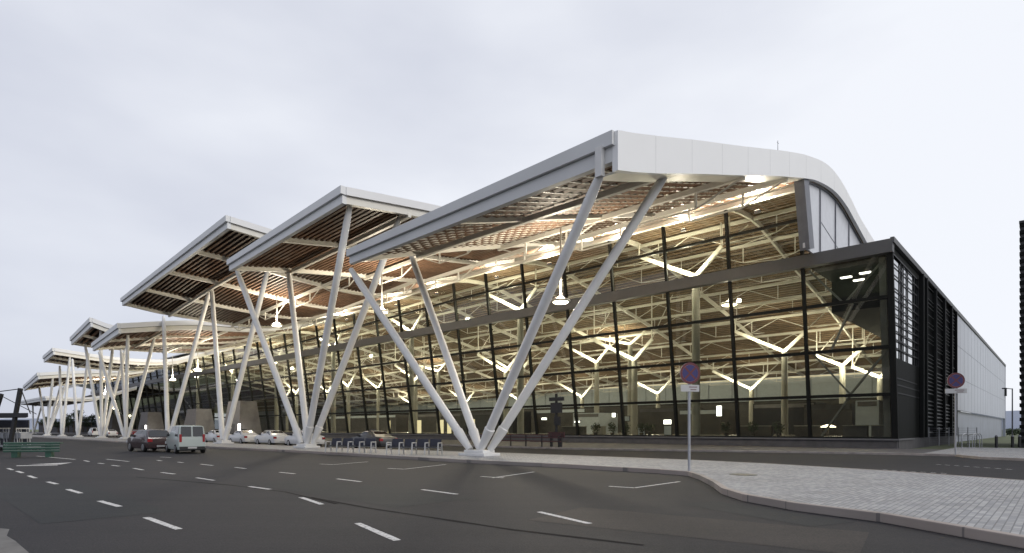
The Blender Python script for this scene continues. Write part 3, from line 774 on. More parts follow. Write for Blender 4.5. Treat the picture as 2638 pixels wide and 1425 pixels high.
pendant(118, -14, 11.2, 16.0, 'saucer pendant lamp between the small dark canopy and the narrow one', G, 5200)
pendant(157, -17, 10.0, 13.6, 'saucer pendant lamp under the low rounded canopy at the far end', G, 3600)
pendant(13.5, 2.0, 13.2, 21.4, 'saucer pendant lamp hanging inside the hall behind the corner glass', None, 500, 1.2)
GF = 'small floodlights at the head of the glass'
for i, a in enumerate((9.0, 15.5, 22, 31, 39, 50, 59, 72)):
    zc = ztop(a) - .75; q = fb(20) - .42
    t = thing('floodlight', 'small floodlight at the head of the glass, ' + ['nearest the gable end', 'second from the gable end', 'third from the gable end', 'fourth from the gable end', 'fifth from the gable end', 'sixth from the gable end', 'seventh from the gable end', 'farthest from the gable end'][i], 'floodlight', P(a, q, zc), GF)
    MB().box(a - .22, a + .22, q - .14, q + .1, zc - .62, zc - .42).build('housing', 'post', t)
    MB().box(a - .19, a + .19, q - .12, q + .08, zc - .418, zc - .40).build('lens', 'lampwarm', t)
    lo = area('flood_glow', P(a, q - .1, zc - .36), 1300, .5, .3, (0, 0, 0), (1, .90, .72))
    lo.rotation_euler = (-DR * 1.1 + Vector((0, 0, 1))).to_track_quat('-Z', 'Y').to_euler()
# --- bits of light in the hall
for i, (a, q, z, w, h) in enumerate([(3.9, 2.5, 14.05, .9, .1), (2.4, 2.0, 14.05, .9, .1), (3.3, 4.0, 14.0, .9, .1)]):
    t = thing('ceiling_lamp', ['flat white ceiling lamp, left one in the dark corner bay', 'flat white ceiling lamp, right one in the dark corner bay', 'flat white ceiling lamp, lowest one in the dark corner bay'][i], 'lamp', P(a, q, z), 'ceiling lamps of the corner bay')
    MB().box(a - w / 2, a + w / 2, q - .25, q + .25, z + .1, z + .42).build('housing', 'dark', t)
    MB().box(a - w / 2 + .05, a + w / 2 - .05, q - .2, q + .2, z + .03, z + .098).build('lit_face', 'lampwhite', t)
lit('oval_lit_sign', 'bright white oval lit sign on the dark ground floor wall of the hall', 'lit sign', 18.0, 10, 3.0, .55, 1.1)  # glowing panel for a white lit oval sign
GP = 'lit doorways on the ground floor behind the seats'
for i, (sx, w) in enumerate([(72.3, .7), (66.5, .8), (64.2, 1.0), (58.7, .8), (57.0, .9), (52.2, 1.5)]):
    lit('lit_doorway', ['leftmost narrow lit doorway behind the first bench', 'second lit doorway from the left behind the benches', 'third lit doorway from the left, wider than its left neighbour',
        'fourth lit doorway from the left behind the second bench', 'fifth lit doorway from the left, beside the seat backs', 'widest lit doorway, just left of the nearest column base'][i], 'doorway', sx, 5.0, .86, w, 2.1, 'litpanel', GP)
lit('ticket_machine', 'white lit ticket machine with a bright header, left of the sign pole', 'machine', 21.0, 4.2, 1.0, .8, .9, 'wallw')
lit('lit_header', 'bright white lit header above the ticket machine', 'lit sign', 21.0, 4.15, 2.1, .85, .45)
lit('vending_machine', 'white vending machine with dark shelves, among the plants in the hall', 'machine', 24.3, 4.5, .95, .8, .9, 'wallw')
lit('info_screen', 'bright screen hanging left of the black totem', 'screen', 38.6, 5, 2.75, .8, .25)
lit('info_screen', 'bright screen hanging right of the black totem', 'screen', 33.4, 5, 2.35, .8, .2)
lit('info_screen', 'small bright square screen, in the second glass bay right of the totem', 'screen', 28.2, 5, 2.95, .45, .45)
lit('info_screen', 'pale square screen above the plants in the hall', 'screen', 26.6, 5, 2.5, .9, .5, 'wallw')
t = thing('table_lamp', 'low saucer lamp glowing near the floor in the corner bay', 'lamp', P(5.9, 5, .86))
MB().tube(P(5.9, 5, .86), P(5.9, 5, 1.75), .04, None, 8).build('stem', 'dark', t)
MB().tube(P(5.9, 5, 1.75), P(5.9, 5, 1.98), .5, n=16, rings=[(0, .62), (.3, .55), (1, .12)]).build('shade', 'lampwarm', t, smooth=True)
# plants and counters just behind the glass
def leafball(mb, c, r, n, s, flat=1.0):
    for i in range(n):
        d = Vector((random.gauss(0, 1), random.gauss(0, 1), random.gauss(0, 1))); d.normalize()
        p = Vector(c) + Vector((d.x * r, d.y * r, d.z * r * flat)) * (random.random() ** .4)
        u = Vector((random.uniform(-1, 1), random.uniform(-1, 1), random.uniform(-1, 1))).normalized() * s * random.uniform(.6, 1.3)
        v = u.cross(d if abs(u.normalized().dot(d)) < .95 else Vector((0, 0, 1))).normalized() * s * random.uniform(.3, .7)
        mb.poly([p - u, p + v, p + u, p - v], [(0, 1, 2, 3)])
GI = 'potted plants behind the glass'
for i, (a, q) in enumerate([(29.3, 3.0), (27.2, 3.2), (25.4, 3.0), (22.6, 3.3), (23.4, 3.0), (14.2, 3.0), (11.9, 3.4), (9.4, 3.0)]):
    lab = ['potted plant by the glass, leftmost of the row', 'potted plant by the glass, second from the left of the row', 'potted plant by the glass, just left of the vending machine', 'potted plant beside the ticket machine', 'potted plant between the vending and ticket machines',
           'potted plant right of the sign pole, left one', 'potted plant right of the sign pole, middle one', 'potted plant right of the sign pole, right one'][i]
    t = thing('potted_plant', lab, 'plant', P(a, q, .86), GI)
    MB().tube(P(a, q, .86), P(a, q, 1.2), .18, .24, 12).build('pot', 'dark', t)
    b = MB(); leafball(b, P(a, q, 1.75), .6, 120, .14); b.build('foliage', 'leaf', t)
GC = 'low counters in the hall'
for i, (a, q, w) in enumerate([(34.5, 5.5, 3.2), (30.6, 5.2, 1.4), (13.0, 7, 3.0), (8.0, 6.5, 2.4), (3.8, 4.8, 1.8), (1.9, 5.2, 1.5)]):
    t = thing('counter', ['long brown counter behind the black totem', 'pale counter right of the black totem', 'low counter in the bay right of the sign pole', 'low counter left of the corner bay', 'grey box counter in the corner bay', 'pinkish box counter nearest the glass corner'][i], 'counter', P(a, q, .86), GC)
    MB().box(a - w / 2, a + w / 2, q, q + .7, .865, 1.85).build('body', ['dark', 'column', 'dark', 'dark', 'plinth', 'conc'][i], t)
    MB().box(a - w / 2 - .05, a + w / 2 + .05, q - .05, q + .75, 1.855, 1.92).build('worktop', 'column', t)

# entrance portals
GE = 'tapered concrete entrance portals in front of the glass'
for i, a in enumerate((112.5, 137, 174, 211)):
    lab = ['tapered pale concrete entrance portal, nearest one, beside the open column pair', 'tapered pale concrete entrance portal behind the pale green van', 'pinkish concrete entrance portal above the maroon car', 'beige concrete entrance portal, farthest one'][i]
    t = thing('entrance_portal', lab, 'portal', P(a, -4, 0), GE)
    w0, w1, h = 4.4, 3.0, 7.2 if i == 0 else 6.2
    MB().hexa([P(a - w0, -5.2, .1), P(a + w0, -5.2, .1), P(a + w0, -.6, .1), P(a - w0, -.6, .1), P(a - w1, -4.4, h), P(a + w1, -4.4, h), P(a + w1, -1.2, h), P(a - w1, -1.2, h)]).build('body', 'conc', t)
    MB().hexa([P(a - 1.6, -5.26, .15), P(a + 1.6, -5.26, .15), P(a + 1.6, -5.1, .15), P(a - 1.6, -5.1, .15), P(a - 1.6, -4.95, 2.6), P(a + 1.6, -4.95, 2.6), P(a + 1.6, -4.8, 2.6), P(a - 1.6, -4.8, 2.6)]).build('doorway', 'dark', t)
    if i in (0, 2): MB().box(a - 5.6, a - 4.9, -5.6, -5.4, .9, 2.6).build('lit_panel', 'lampwhite', t)

# ================================================================== STREET THINGS
# signs
def sign(label, x, y, h, d, face, pw, ph, dark=False):
    t = local(thing('road_sign', label, 'road sign', (x, y, .15), 'round no stopping signs on grey poles', face))
    MB().tube((0, 0, 0), (0, 0, h + d * .3), .045, None, 12).build('pole', 'galv', t, smooth=True)
    MB().tube((0, -.075, h), (0, -.045, h), d / 2, None, 40).build('disc_back', 'galv', t)
    b = MB(); n = 40                    # red ring
    for r0, r1, y0 in ((d * .39, d * .5, -.079),):
        ring = []
        for i in range(n):
            c, s_ = math.cos(2 * math.pi * i / n), math.sin(2 * math.pi * i / n)
            ring.append((Vector((r0 * c, y0, h + r0 * s_)), Vector((r1 * c, y0, h + r1 * s_)), Vector((r1 * c, y0 + .003, h + r1 * s_)), Vector((r0 * c, y0 + .003, h + r0 * s_))))
        for i in range(n):
            A, B_ = ring[i], ring[(i + 1) % n]
            b.poly(list(A) + list(B_), [(0, 1, 5, 4), (1, 2, 6, 5), (2, 3, 7, 6), (3, 0, 4, 7)])
    b.build('red_ring', 'red', t)
    MB().tube((0, -.079, h), (0, -.076, h), d * .385, None, 40).build('blue_disc', 'blue', t)
    b = MB(); k = d * .27; w = d * .085
    for sx in (1, -1):
        p, q = Vector((-k * sx, -.082, h - k)), Vector((k * sx, -.082, h + k))
        dd = (q - p).normalized(); nn = Vector((-dd.z, 0, dd.x)) * w / 2
        yy = -.0008 * sx
        b.hexa([p - nn + Vector((0, yy, 0)), q - nn + Vector((0, yy, 0)), q - nn + Vector((0, yy + .004, 0)), p - nn + Vector((0, yy + .004, 0)), p + nn + Vector((0, yy, 0)), q + nn + Vector((0, yy, 0)), q + nn + Vector((0, yy + .004, 0)), p + nn + Vector((0, yy + .004, 0))])
    b.build('red_cross', 'red', t)
    zc = h - d / 2 - ph / 2 - .03
    MB().lbox(-pw / 2, pw / 2, -.07, -.05, zc - ph / 2, zc + ph / 2).build('plate', 'white', t)
    b = MB()                            # arrow mark on the plate
    b.lbox(-pw * .06, pw * .38, -.073, -.0702, zc + ph * .12, zc + ph * .24)
    b.lbox(pw * .02, pw * .34, -.073, -.0702, zc - ph * .28, zc - ph * .16)
    b.build('plate_marks', 'textdark', t)
    return t
sign('round blue and red no stopping sign on a grey pole, nearest the glass hall', 6.1, 20.05, 3.36, .74, R(10), .68, .23)
sign('round maroon sign on a grey pole before the dark side wall', 24.75, 32.5, 4.15, .86, R(-14), 1.05, .26)
# totem in front of the glass
t = thing('black_totem', 'tall black signal totem on two short legs before the hall glass', 'totem', P(21.2, -14.0, .13))
for x in (20.7, 21.7): MB().box(x, x + .15, -14.1, -13.9, .13, 1.2).build('leg', 'black', t)
MB().box(20.4, 22.1, -14.05, -13.95, .9, 1.35).build('lower_board', mat('dark_red_board', (.06, .02, .022), .6), t)
MB().bar(P(21.25, -14, 1.35), P(21.25, -14, 4.5), .16).build('mast', 'black', t)
b = MB(); b.box(20.75, 21.75, -14.16, -13.84, 2.9, 3.75); b.box(20.5, 21.95, -14.1, -13.9, 3.9, 4.2); b.box(20.9, 21.4, -14.15, -13.85, 1.9, 2.6); b.build('signal_box', 'black', t)
# low red brown railing behind the totem
t = thing('guard_rail', 'low dark red guard rail along the kerb behind the totem', 'rail', P(24, -15.2, .13))
b = MB()
for z in (.55, .85, 1.05): b.box(19.8, 30.5, -15.25, -15.17, z, z + .09)
b.build('rails', mat('rail_red', (.07, .025, .03), .6), t)
x = 20
while x < 30.5: MB().box(x, x + .08, -15.26, -15.16, .12, 1.05).build('post', 'black', t); x += 1.75

# benches on the island
def bench(label, p, q, n=4):
    p = Vector(p); q = Vector(q); d = q - p; ang = math.atan2(d.y, d.x)
    t = local(thing('waiting_bench', label, 'bench', (p.x, p.y, .15), 'rows of waiting seats on the island', ang))
    L = d.length; w = L / n
    MB().lbox(0, L, .02, .10, .36, .42).build('seat_rail', 'galv', t)
    b = MB()
    for i in range(n): b.poly([], [])
    for i in range(n):
        x0, x1 = i * w + .05, (i + 1) * w - .05
        s_ = MB(); s_.hexa([Vector((x0, -.25, .42)), Vector((x1, -.25, .42)), Vector((x1, .22, .40)), Vector((x0, .22, .40)), Vector((x0, -.25, .46)), Vector((x1, -.25, .46)), Vector((x1, .22, .44)), Vector((x0, .22, .44))])
        s_.build('seat', 'seat', t, bevel=.015)
        s_ = MB(); s_.hexa([Vector((x0, .22, .46)), Vector((x1, .22, .46)), Vector((x1, .27, .46)), Vector((x0, .27, .46)), Vector((x0, .34, .88)), Vector((x1, .34, .88)), Vector((x1, .38, .88)), Vector((x0, .38, .88))])
        s_.build('backrest', 'seat', t, bevel=.015)
    for i in range(n + 1):
        x = i * w
        b = MB()
        b.bar((x, -.32, 0), (x, -.26, .66), .055); b.bar((x, -.28, .66), (x, .28, .66), .055); b.bar((x, .30, 0), (x, .24, .66), .055); b.bar((x, -.3, .30), (x, .3, .30), .04)
        b.build('leg_frame', 'white', t)
    return t
bench('row of waiting seats with white legs, left one, beside the second column base', (-11.35, 36.0, 0), (-8.35, 35.1, 0))
bench('row of waiting seats with white legs, right one, nearer the first column base', (-7.1, 33.6, 0), (-4.05, 32.75, 0))

# manhole
t = MB().tube((7.32, 18.43, .148), (7.32, 18.43, .158), .42, None, 28); tag(t.build('manhole_cover', 'black'), 'dark round manhole cover in the pale island paving', 'manhole cover')

# green slatted bench at the left
t = local(thing('slatted_bench', 'low green slatted bench with pale edges on the road edge at left', 'bench', (-26.95, 32.8, 0), None, R(20)))
for z, y in ((.30, -.25), (.45, -.27), (.60, -.27), (.74, -.22)):
    MB().lbox(-1.3, 1.3, y, y + .05, z, z + .12).build('slat', 'green', t)
    MB().lbox(-1.3, 1.3, y - .012, y - .001, z + .085, z + .115).build('slat_edge', 'greenl', t)
for x in (-.95, .6): MB().lbox(x, x + .28, -.2, .25, 0, .78).build('leg', 'green', t)
MB().lbox(-1.3, 1.3, -.2, .3, .76, .82).build('top_board', 'green', t)
# trolley shelter
t = thing('trolley_shelter', 'black steel shelter with raked masts and stay cables at the left edge', 'shelter', (-37, 41.5, 0))
b = MB(); b.hexa([Vector((-52, 43.5, 2.45)), Vector((-34.9, 42.0, 2.45)), Vector((-37.6, 45.0, 2.45)), Vector((-52, 48.5, 2.45)), Vector((-52, 43.5, 2.75)), Vector((-34.9, 42.0, 2.75)), Vector((-37.6, 45.0, 2.75)), Vector((-52, 48.5, 2.75))]); b.build('roof', 'black', t)
for x0, x1, z1 in ((-36.55, -35.7, 4.55), (-38.4, -37.1, 4.15)):
    b = MB(); b.bar((x0, 42.3, 0), (x1, 42.3, z1), .22, .22, up=Vector((0, 1, 0))); b.build('mast', 'black', t)
b = MB(); b.tube((-35.65, 42.3, 4.45), (-34.9, 42.2, 2.7), .035, None, 6); b.tube((-35.8, 42.3, 4.5), (-41, 43.3, 4.0), .035, None, 6); b.tube((-37.2, 42.3, 4.05), (-35.6, 43.6, 2.7), .03, None, 6); b.tube((-37.2, 42.3, 4.1), (-41, 43.3, 4.0), .03, None, 6)
b.build('stay_cables', 'black', t)
MB().lbox(-52, -38.2, 46.0, 46.1, .1, 2.3).build('dark_backing', mat('dark_backing_sheet', (.02, .022, .035), .5, var=.4, scale=2), t)  # dark sheet added to give the darkness beneath the shelter roof
def trolley():
    t = local(thing('baggage_trolley', 'x', 'trolley', (0, 0, 0), 'baggage trolleys nested under the shelter'))
    b = MB(); b.bar((-.3, -.4, .18), (-.3, .5, .24), .04); b.bar((.3, -.4, .18), (.3, .5, .24), .04); b.bar((-.3, -.4, .18), (.3, -.4, .18), .04)
    b.bar((-.3, .5, .24), (-.3, .62, 1.0), .04); b.bar((.3, .5, .24), (.3, .62, 1.0), .04); b.build('frame', 'galv', t)
    MB().bar((-.33, .64, 1.02), (.33, .64, 1.02), .055).build('handle', 'white', t)
    b = MB(); b.poly([(-.28, .55, .6), (.28, .55, .6), (.28, .3, .55), (-.28, .3, .55), (-.28, .58, .85), (.28, .58, .85), (.28, .28, .8), (-.28, .28, .8)], [(0, 1, 2, 3), (0, 1, 5, 4), (1, 2, 6, 5), (2, 3, 7, 6), (3, 0, 4, 7)]); b.build('basket', 'galv', t)
    for x, y in ((-.28, -.38), (.28, -.38), (0, .48)): MB().tube((x - .03, y, .07), (x + .03, y, .07), .07, None, 10).build('wheel', 'tyre', t)
    return t
tr0 = trolley()
for i in range(8):
    o = tr0 if i == 0 else copy_tree(tr0)
    o.scale = (1.35, 1.35, 1.6); o.location = (-37.75 + i * .30, 43.4 - i * .05, .0); o.rotation_euler = (0, 0, R(65 + 4 * (i % 3)))
    o['label'] = 'baggage trolley nested in the row under the black shelter'

# lamp post, fence and bollards at the right
t = thing('street_lamp', 'slim grey street lamp with a short arm, right of the pale side wall', 'street lamp', (45.8, 53.3, 0))
MB().tube((45.8, 53.3, 0), (45.8, 53.3, 5.3), .06, .045, 10).build('pole', 'galv', t, smooth=True)
MB().tube((45.8, 53.3, 5.25), (45.0, 53.1, 5.3), .035, None, 8).build('arm', 'galv', t)
MB().lbox(44.75, 45.05, 53.0, 53.2, 5.24, 5.34).build('lamp_head', 'post', t)
def bollard(x, y, lab):
    t = thing('bollard', lab, 'bollard', (x, y, .13), 'dark bollards by the black tower')
    MB().tube((x, y, .13), (x, y, 1.0), .1, None, 12).build('post', 'black', t, smooth=True)
    MB().tube((x, y, 1.0), (x, y, 1.12), .115, .05, 12).build('cap', 'post', t, smooth=True)
bollard(39.2, 45.6, 'dark bollard, left one of the pair by the black tower'); bollard(39.75, 45.6, 'dark bollard, right one, touching the black tower in view')
bollard(37.6, 45.2, 'dark bollard standing alone left of the lamp post')
t = thing('wire_fence', 'low wire fence with thin posts across the grass beside the pale wall', 'fence', (37, 54, 0))
for i in range(9): MB().tube((33.5 + i * 1.6, 50.8 + i * .9, 0), (33.5 + i * 1.6, 50.8 + i * .9, 1.75), .035, None, 6).build('post', 'galv', t)
b = MB()
for k in range(8): b.tube((33.5, 50.8, .2 + k * .21), (33.5 + 12.8, 50.8 + 7.2, .2 + k * .21), .009, None, 5)
b.build('wires', 'post', t)
# bicycle stands
for i, (x, y) in enumerate(((34.9, 44.8), (36.1, 45.3), (37.0, 46.2))):
    t = thing('hoop_stand', ['grey hoop stand on the corner pavement, left one', 'grey hoop stand on the corner pavement, middle one', 'grey hoop stand on the corner pavement, right one'][i], 'stand', (x, y, .13), 'hoop stands on the corner pavement')
    b = MB(); pr = None
    for k in range(13):
        an = math.pi * k / 12
        c = Vector((x + .4 * math.cos(an), y + .15 * math.cos(an), .9 + .35 * math.sin(an)))
        if pr: b.tube(pr, c, .028, None, 8)
        pr = c
    b.build('hoop', 'galv', t)
    b = MB(); b.tube((x - .4, y - .15, .13), (x - .4, y - .15, .9), .028, None, 8); b.tube((x + .4, y + .15, .13), (x + .4, y + .15, .9), .028, None, 8); b.build('legs', 'galv', t)
# black ribbed tower at the right edge
t = thing('black_tower', 'tall black ribbed tower cut by the right edge', 'tower', (46, 51, 0))
MB().box(-20, -6.5, 15.2, 34, -.1, 19.3).build('wall', 'black', t)
b = MB(); z = .4
while z < 19: b.box(-20.1, -6.4, 15.05, 15.2, z, z + .3); b.box(-6.5, -6.4, 15.21, 34, z, z + .3); z += .62
b.build('ribs', 'louvre', t)
MB().box(-20.2, -6.38, 15.0, 34.1, 19.3, 19.5).build('coping', 'black', t)
t = thing('hedge', 'dark low hedge left of the black tower, at the edge of the grass', 'hedge', (121, 141, 0))
b = MB()
for i in range(7): leafball(b, (119.5 + i * .75, 140 + i * .3, .9), .9, 110, .24)
b.build('foliage', 'leaf', t)

# ================================================================== CARS
def car(paint, L, W, prof, belt, roofw, glass_x, wheel_r, wx, van=False, label='', group=None, sign_=False, rearwin=True):
    """local: +x forward, z up.  prof = list of (x, z_top); greenhouse between glass_x"""
    t = local(thing('parked_car' if not van else 'parked_van', label, 'car' if not van else 'van', (0, 0, 0), group))
    xs = sorted(set([p[0] for p in prof] + [glass_x[0], glass_x[1], glass_x[2], glass_x[3]]))
    b = MB(); rings = []
    for x in xs:
        zt = lin(prof, x)
        f = min(1, .90 + .10 * min(1, min(x + L / 2, L / 2 - x) / .45))
        w = W / 2 * f
        zb = .26
        zbelt = min(zt - .02, belt)
        up = (zt - belt) / (max(p[1] for p in prof) - belt) if zt > belt else 0
        wr = w * .96 - (w * .96 - roofw / 2) * max(0, up)
        rings.append([Vector((x, -w * .95, zb)), Vector((x, -w, .5)), Vector((x, -w * .985, zbelt)), Vector((x, -wr, zt - .03)), Vector((x, -wr * .86, zt)),
                      Vector((x, wr * .86, zt)), Vector((x, wr, zt - .03)), Vector((x, w * .985, zbelt)), Vector((x, w, .5)), Vector((x, w * .95, zb))])
    n = 10; o = len(b.v)
    for r in rings: b.v += r
    for k in range(len(rings) - 1):
        for i in range(n):
            j = (i + 1) % n
            b.f.append((o + k * n + i, o + k * n + j, o + (k + 1) * n + j, o + (k + 1) * n + i))
    b.f.append(tuple(range(n))[::-1]); b.f.append(tuple(o + (len(rings) - 1) * n + i for i in range(n)))
    b.build('body', paint, t, smooth=True)
    # glass: side windows, windscreen, rear window (slightly proud)
    g0, g1, g2, g3 = glass_x       # rear base, rear roof, front roof, front base
    zr = lin(prof, (g1 + g2) / 2) - .07
    def wat(x, z):   # half width of the greenhouse at height z
        w = W / 2 * .96; top = max(p[1] for p in prof); u = max(0, (z - belt) / (top - belt)); return w * .99 - (w * .99 - roofw / 2) * u
    zb = belt + .03
    for s in (-1, 1):
        cuts = [(g0 + .18, g1 + .16, -.04 + (g1 + g2) / 2 - .05, -.04 + (g1 + g2) / 2 - .05), ((g1 + g2) / 2 + .03, (g1 + g2) / 2 + .03, g2 - .02, g3 - .22)]
        for x0b, x0t, x1t, x1b in cuts:
            o_ = .012
            q = MB(); q.hexa([Vector((x0b, s * (wat(0, zb) - .03), zb)), Vector((x1b, s * (wat(0, zb) - .03), zb)), Vector((x1b, s * (wat(0, zb) + o_), zb)), Vector((x0b, s * (wat(0, zb) + o_), zb)),
                              Vector((x0t, s * (wat(0, zr) - .03), zr)), Vector((x1t, s * (wat(0, zr) - .03), zr)), Vector((x1t, s * (wat(0, zr) + o_), zr)), Vector((x0t, s * (wat(0, zr) + o_), zr))])
            q.build('side_window', 'cglass', t)
    def screen(nm, xb, xt, sg):
        zt_ = zr + .02; w0, w1 = wat(0, zb) * .88, wat(0, zr) * .84
        e = .022 * sg
        q = MB(); q.hexa([Vector((xb - e, -w0, zb)), Vector((xb - e, w0, zb)), Vector((xb + e, w0, zb)), Vector((xb + e, -w0, zb)),
                          Vector((xt - e, -w1, zt_)), Vector((xt - e, w1, zt_)), Vector((xt + e, w1, zt_)), Vector((xt + e, -w1, zt_))])
        q.build(nm, 'cglass', t)
    if van:
        e = .02; zt_ = zr; x = g0
        for y0, y1 in ((-.66, -.05), (.05, .66)):
            q = MB(); q.hexa([Vector((x - .02, y0, zb)), Vector((x - .02, y1, zb)), Vector((x + .05, y1, zb)), Vector((x + .05, y0, zb)), Vector((g1 - .03, y0 * .95, zt_)), Vector((g1 - .03, y1 * .95, zt_)), Vector((g1 + .05, y1 * .95, zt_)), Vector((g1 + .05, y0 * .95, zt_))]); q.build('rear_window', 'cglass', t)
    else: screen('rear_window', g0, g1, -1)
    screen('windscreen', g3, g2, 1)
    for x in wx:
        for s in (-1, 1):
            yo = s * (W / 2 - .09)
            w_ = MB().tube((x, yo - s * .11, wheel_r), (x, yo + s * .1, wheel_r), wheel_r, n=22, rings=[(0, wheel_r * .93), (.12, wheel_r), (.85, wheel_r), (1, wheel_r * .93)]).build('wheel', 'tyre', t, smooth=True)
            MB().tube((x, yo + s * .101, wheel_r), (x, yo + s * .115, wheel_r), wheel_r * .66, wheel_r * .6, 18).build('rim', 'rim', w_)
    for s in (-1, 1):
        xr = -L / 2; yy = s * (W / 2 * .78)
        z0, z1 = (.75, 1.25) if van else (.66, .86)
        MB().lbox(xr - .015, xr + .12, yy - (.07 if van else .14), yy + (.07 if van else .14), z0, z1).build('tail_light', 'tail', t)
        MB().lbox(L / 2 - .1, L / 2 + .012, yy - .16, yy + .16, .58, .74).build('headlight', 'headl', t)
        MB().lbox(g3 - .42, g3 - .24, s * (W / 2 + .02) - .08, s * (W / 2 + .02) + .08, belt + .02, belt + .16).build('mirror', 'trim', t)
    MB().lbox(-L / 2 - .035, -L / 2 + .1, -W / 2 * .86, W / 2 * .86, .27, .46).build('bumper', 'trim' if van else paint, t)
    MB().lbox(L / 2 - .1, L / 2 + .03, -W / 2 * .86, W / 2 * .86, .25, .44).build('bumper', 'trim' if van else paint, t)
    MB().lbox(-L / 2 - .045, -L / 2 - .036, -.26, .26, .33, .44).build('number_plate', 'white', t)
    MB().lbox(-L / 2 + .25, L / 2 - .25, -W / 2 * .8, W / 2 * .8, .2, .27).build('underside', 'trim', t)
    if sign_:
        MB().lbox(-.1, .1, -.28, .28, max(p[1] for p in prof) - .01, max(p[1] for p in prof) + .13).build('roof_sign', 'trim', t)
    return t
SED = [(-2.2, .82), (-2.1, .98), (-1.55, 1.03), (-.85, 1.40), (-.4, 1.45), (.3, 1.44), (1.05, 1.02), (1.85, .90), (2.15, .76), (2.2, .66)]
HAT = [(-1.95, .80), (-1.9, 1.0), (-1.45, 1.38), (-.9, 1.46), (.3, 1.44), (1.0, 1.02), (1.7, .90), (1.93, .76), (1.95, .64)]
VAN = [(-2.05, .9), (-2.02, 1.10), (-1.92, 1.70), (-1.8, 1.80), (-.4, 1.83), (.35, 1.74), (1.05, 1.10), (1.75, .98), (2.02, .80), (2.05, .66)]
heading = math.atan2(.76, -.65)
v = car('cargreen', 4.1, 1.72, VAN, 1.08, 1.36, (-2.02, -1.92, .30, 1.02), .30, (-1.35, 1.35), van=True, label='pale green van seen from behind, stopped by the island kerb')
v.location = (-22.0, 39.2, 0); v.rotation_euler = (0, 0, heading)
hw = math.atan2(.62, -.78)
c = car('cardark', 3.95, 1.7, HAT, .96, 1.2, (-1.90, -1.45, .28, .98), .31, (-1.2, 1.22), label='dark maroon hatchback parked just ahead of the pale green van')
c.scale = (1, 1, 1.07); c.location = (-25.9, 41.6, 0); c.rotation_euler = (0, 0, hw)
GT = 'pale cars waiting in the inner lane'
taxi = car('carwhite', 4.4, 1.74, SED, .98, 1.16, (-1.55, -.85, .30, 1.05), .31, (-1.35, 1.32), label='x', group=GT, sign_=True)
spots = [(40.6, -26.1, 'white saloon seen from behind, left of the second column base'), (47.6, -25.9, 'white saloon, second from the second column base'), (54.6, -25.8, 'white saloon half hidden by the open column pair'),
         (61.5, -26.0, 'white saloon showing just left of the open column pair'), (131, -21.5, 'small white saloon far down the inner lane')]
for i, (a, q, lab) in enumerate(spots):
    o = taxi if i == 0 else copy_tree(taxi)
    o.location = P(a, q, 0); o.rotation_euler = (0, 0, ANG_L); o['label'] = lab
def recolour(root, paint):
    for ch in root.children:
        if ch.name.split('.')[0] in ('body', 'bumper'):
            if ch.data.users > 1: ch.data = ch.data.copy()
            ch.data.materials[0] = M[paint]
for i, (a, q, p_, lab) in enumerate([(31.0, -25.2, 'carblack', 'dark saloon partly behind the second column base, right of it'), (118, -20.5, 'carred', 'red saloon far down the inner lane'), (109, -21, 'cardark', 'dark saloon far down the inner lane')]):
    o = copy_tree(taxi); o.location = P(a, q, 0); o.rotation_euler = (0, 0, ANG_L); o['label'] = lab; o['group'] = 'dark and red cars in the inner lane'
    recolour(o, p_)
o = copy_tree(v); o.location = P(145, -21.5, 0); o.rotation_euler = (0, 0, ANG_L); o['label'] = 'white van far down the inner lane'; recolour(o, 'carwhite')

# ================================================================== TREES
def tree(x, y, h, w, lab, g, n=420):
    t = thing('tree', lab, 'tree', (x, y, 0), g)
    b = MB(); b.tube((x, y, 0), (x, y, h * .7), .22, .08, 8)
    for k in range(5):
        an = random.uniform(0, 6.28); z = h * random.uniform(.35, .6)
        b.tube((x, y, z), (x + math.cos(an) * w * .4, y + math.sin(an) * w * .4, z + h * .25), .09, .03, 6)
    b.build('trunk', 'trunk', t)
    b = MB()
    for k in range(9):
        an = random.uniform(0, 6.28); r = w * random.uniform(.05, .33)
        leafball(b, (x + math.cos(an) * r, y + math.sin(an) * r, h * random.uniform(.45, .88)), w * random.uniform(.16, .28), n // 9, .32, .9)
    b.build('crown', 'leaf', t)
GTR = 'distant trees beyond the end of the terminal'
TL = [('tallest distant tree, left of the dark end of the glass', -1), ]
for i, (sx, h, w, Z) in enumerate([(150, 5.5, 5, 230), (162, 6.5, 6, 235), (176, 7, 6.5, 240), (190, 8.5, 6, 232), (203, 10, 6.5, 235), (214, 7.5, 6, 245), (226, 7, 6, 240), (236, 8, 6, 236), (112, 6.5, 5, 225), (128, 6.5, 5, 228)]):
    x = (sx - 1319) / 1500 * Z
    lab = ['distant tree in the gap, far left of the row', 'distant tree in the gap, second of the row', 'distant tree in the gap, third of the row', 'distant tree left of the tallest one', 'tallest distant tree in the gap',
           'distant tree right of the tallest one', 'distant tree third from the glass end', 'distant tree nearest the dark end of the glass', 'distant tree behind the slim far columns, left one', 'distant tree behind the slim far columns, right one'][i]
    tree(x, Z, h, w, lab, GTR)
# far low shed
t = thing('far_shed', 'low grey shed in the distance beneath the far canopies', 'shed', (-185, 240, 0))
MB().lbox(-200, -172, 246, 258, 0, 4.2).build('wall', 'plinth', t)
MB().lbox(-200.5, -171.5, 245.5, 258.5, 4.2, 4.6).build('roof', 'joint', t)

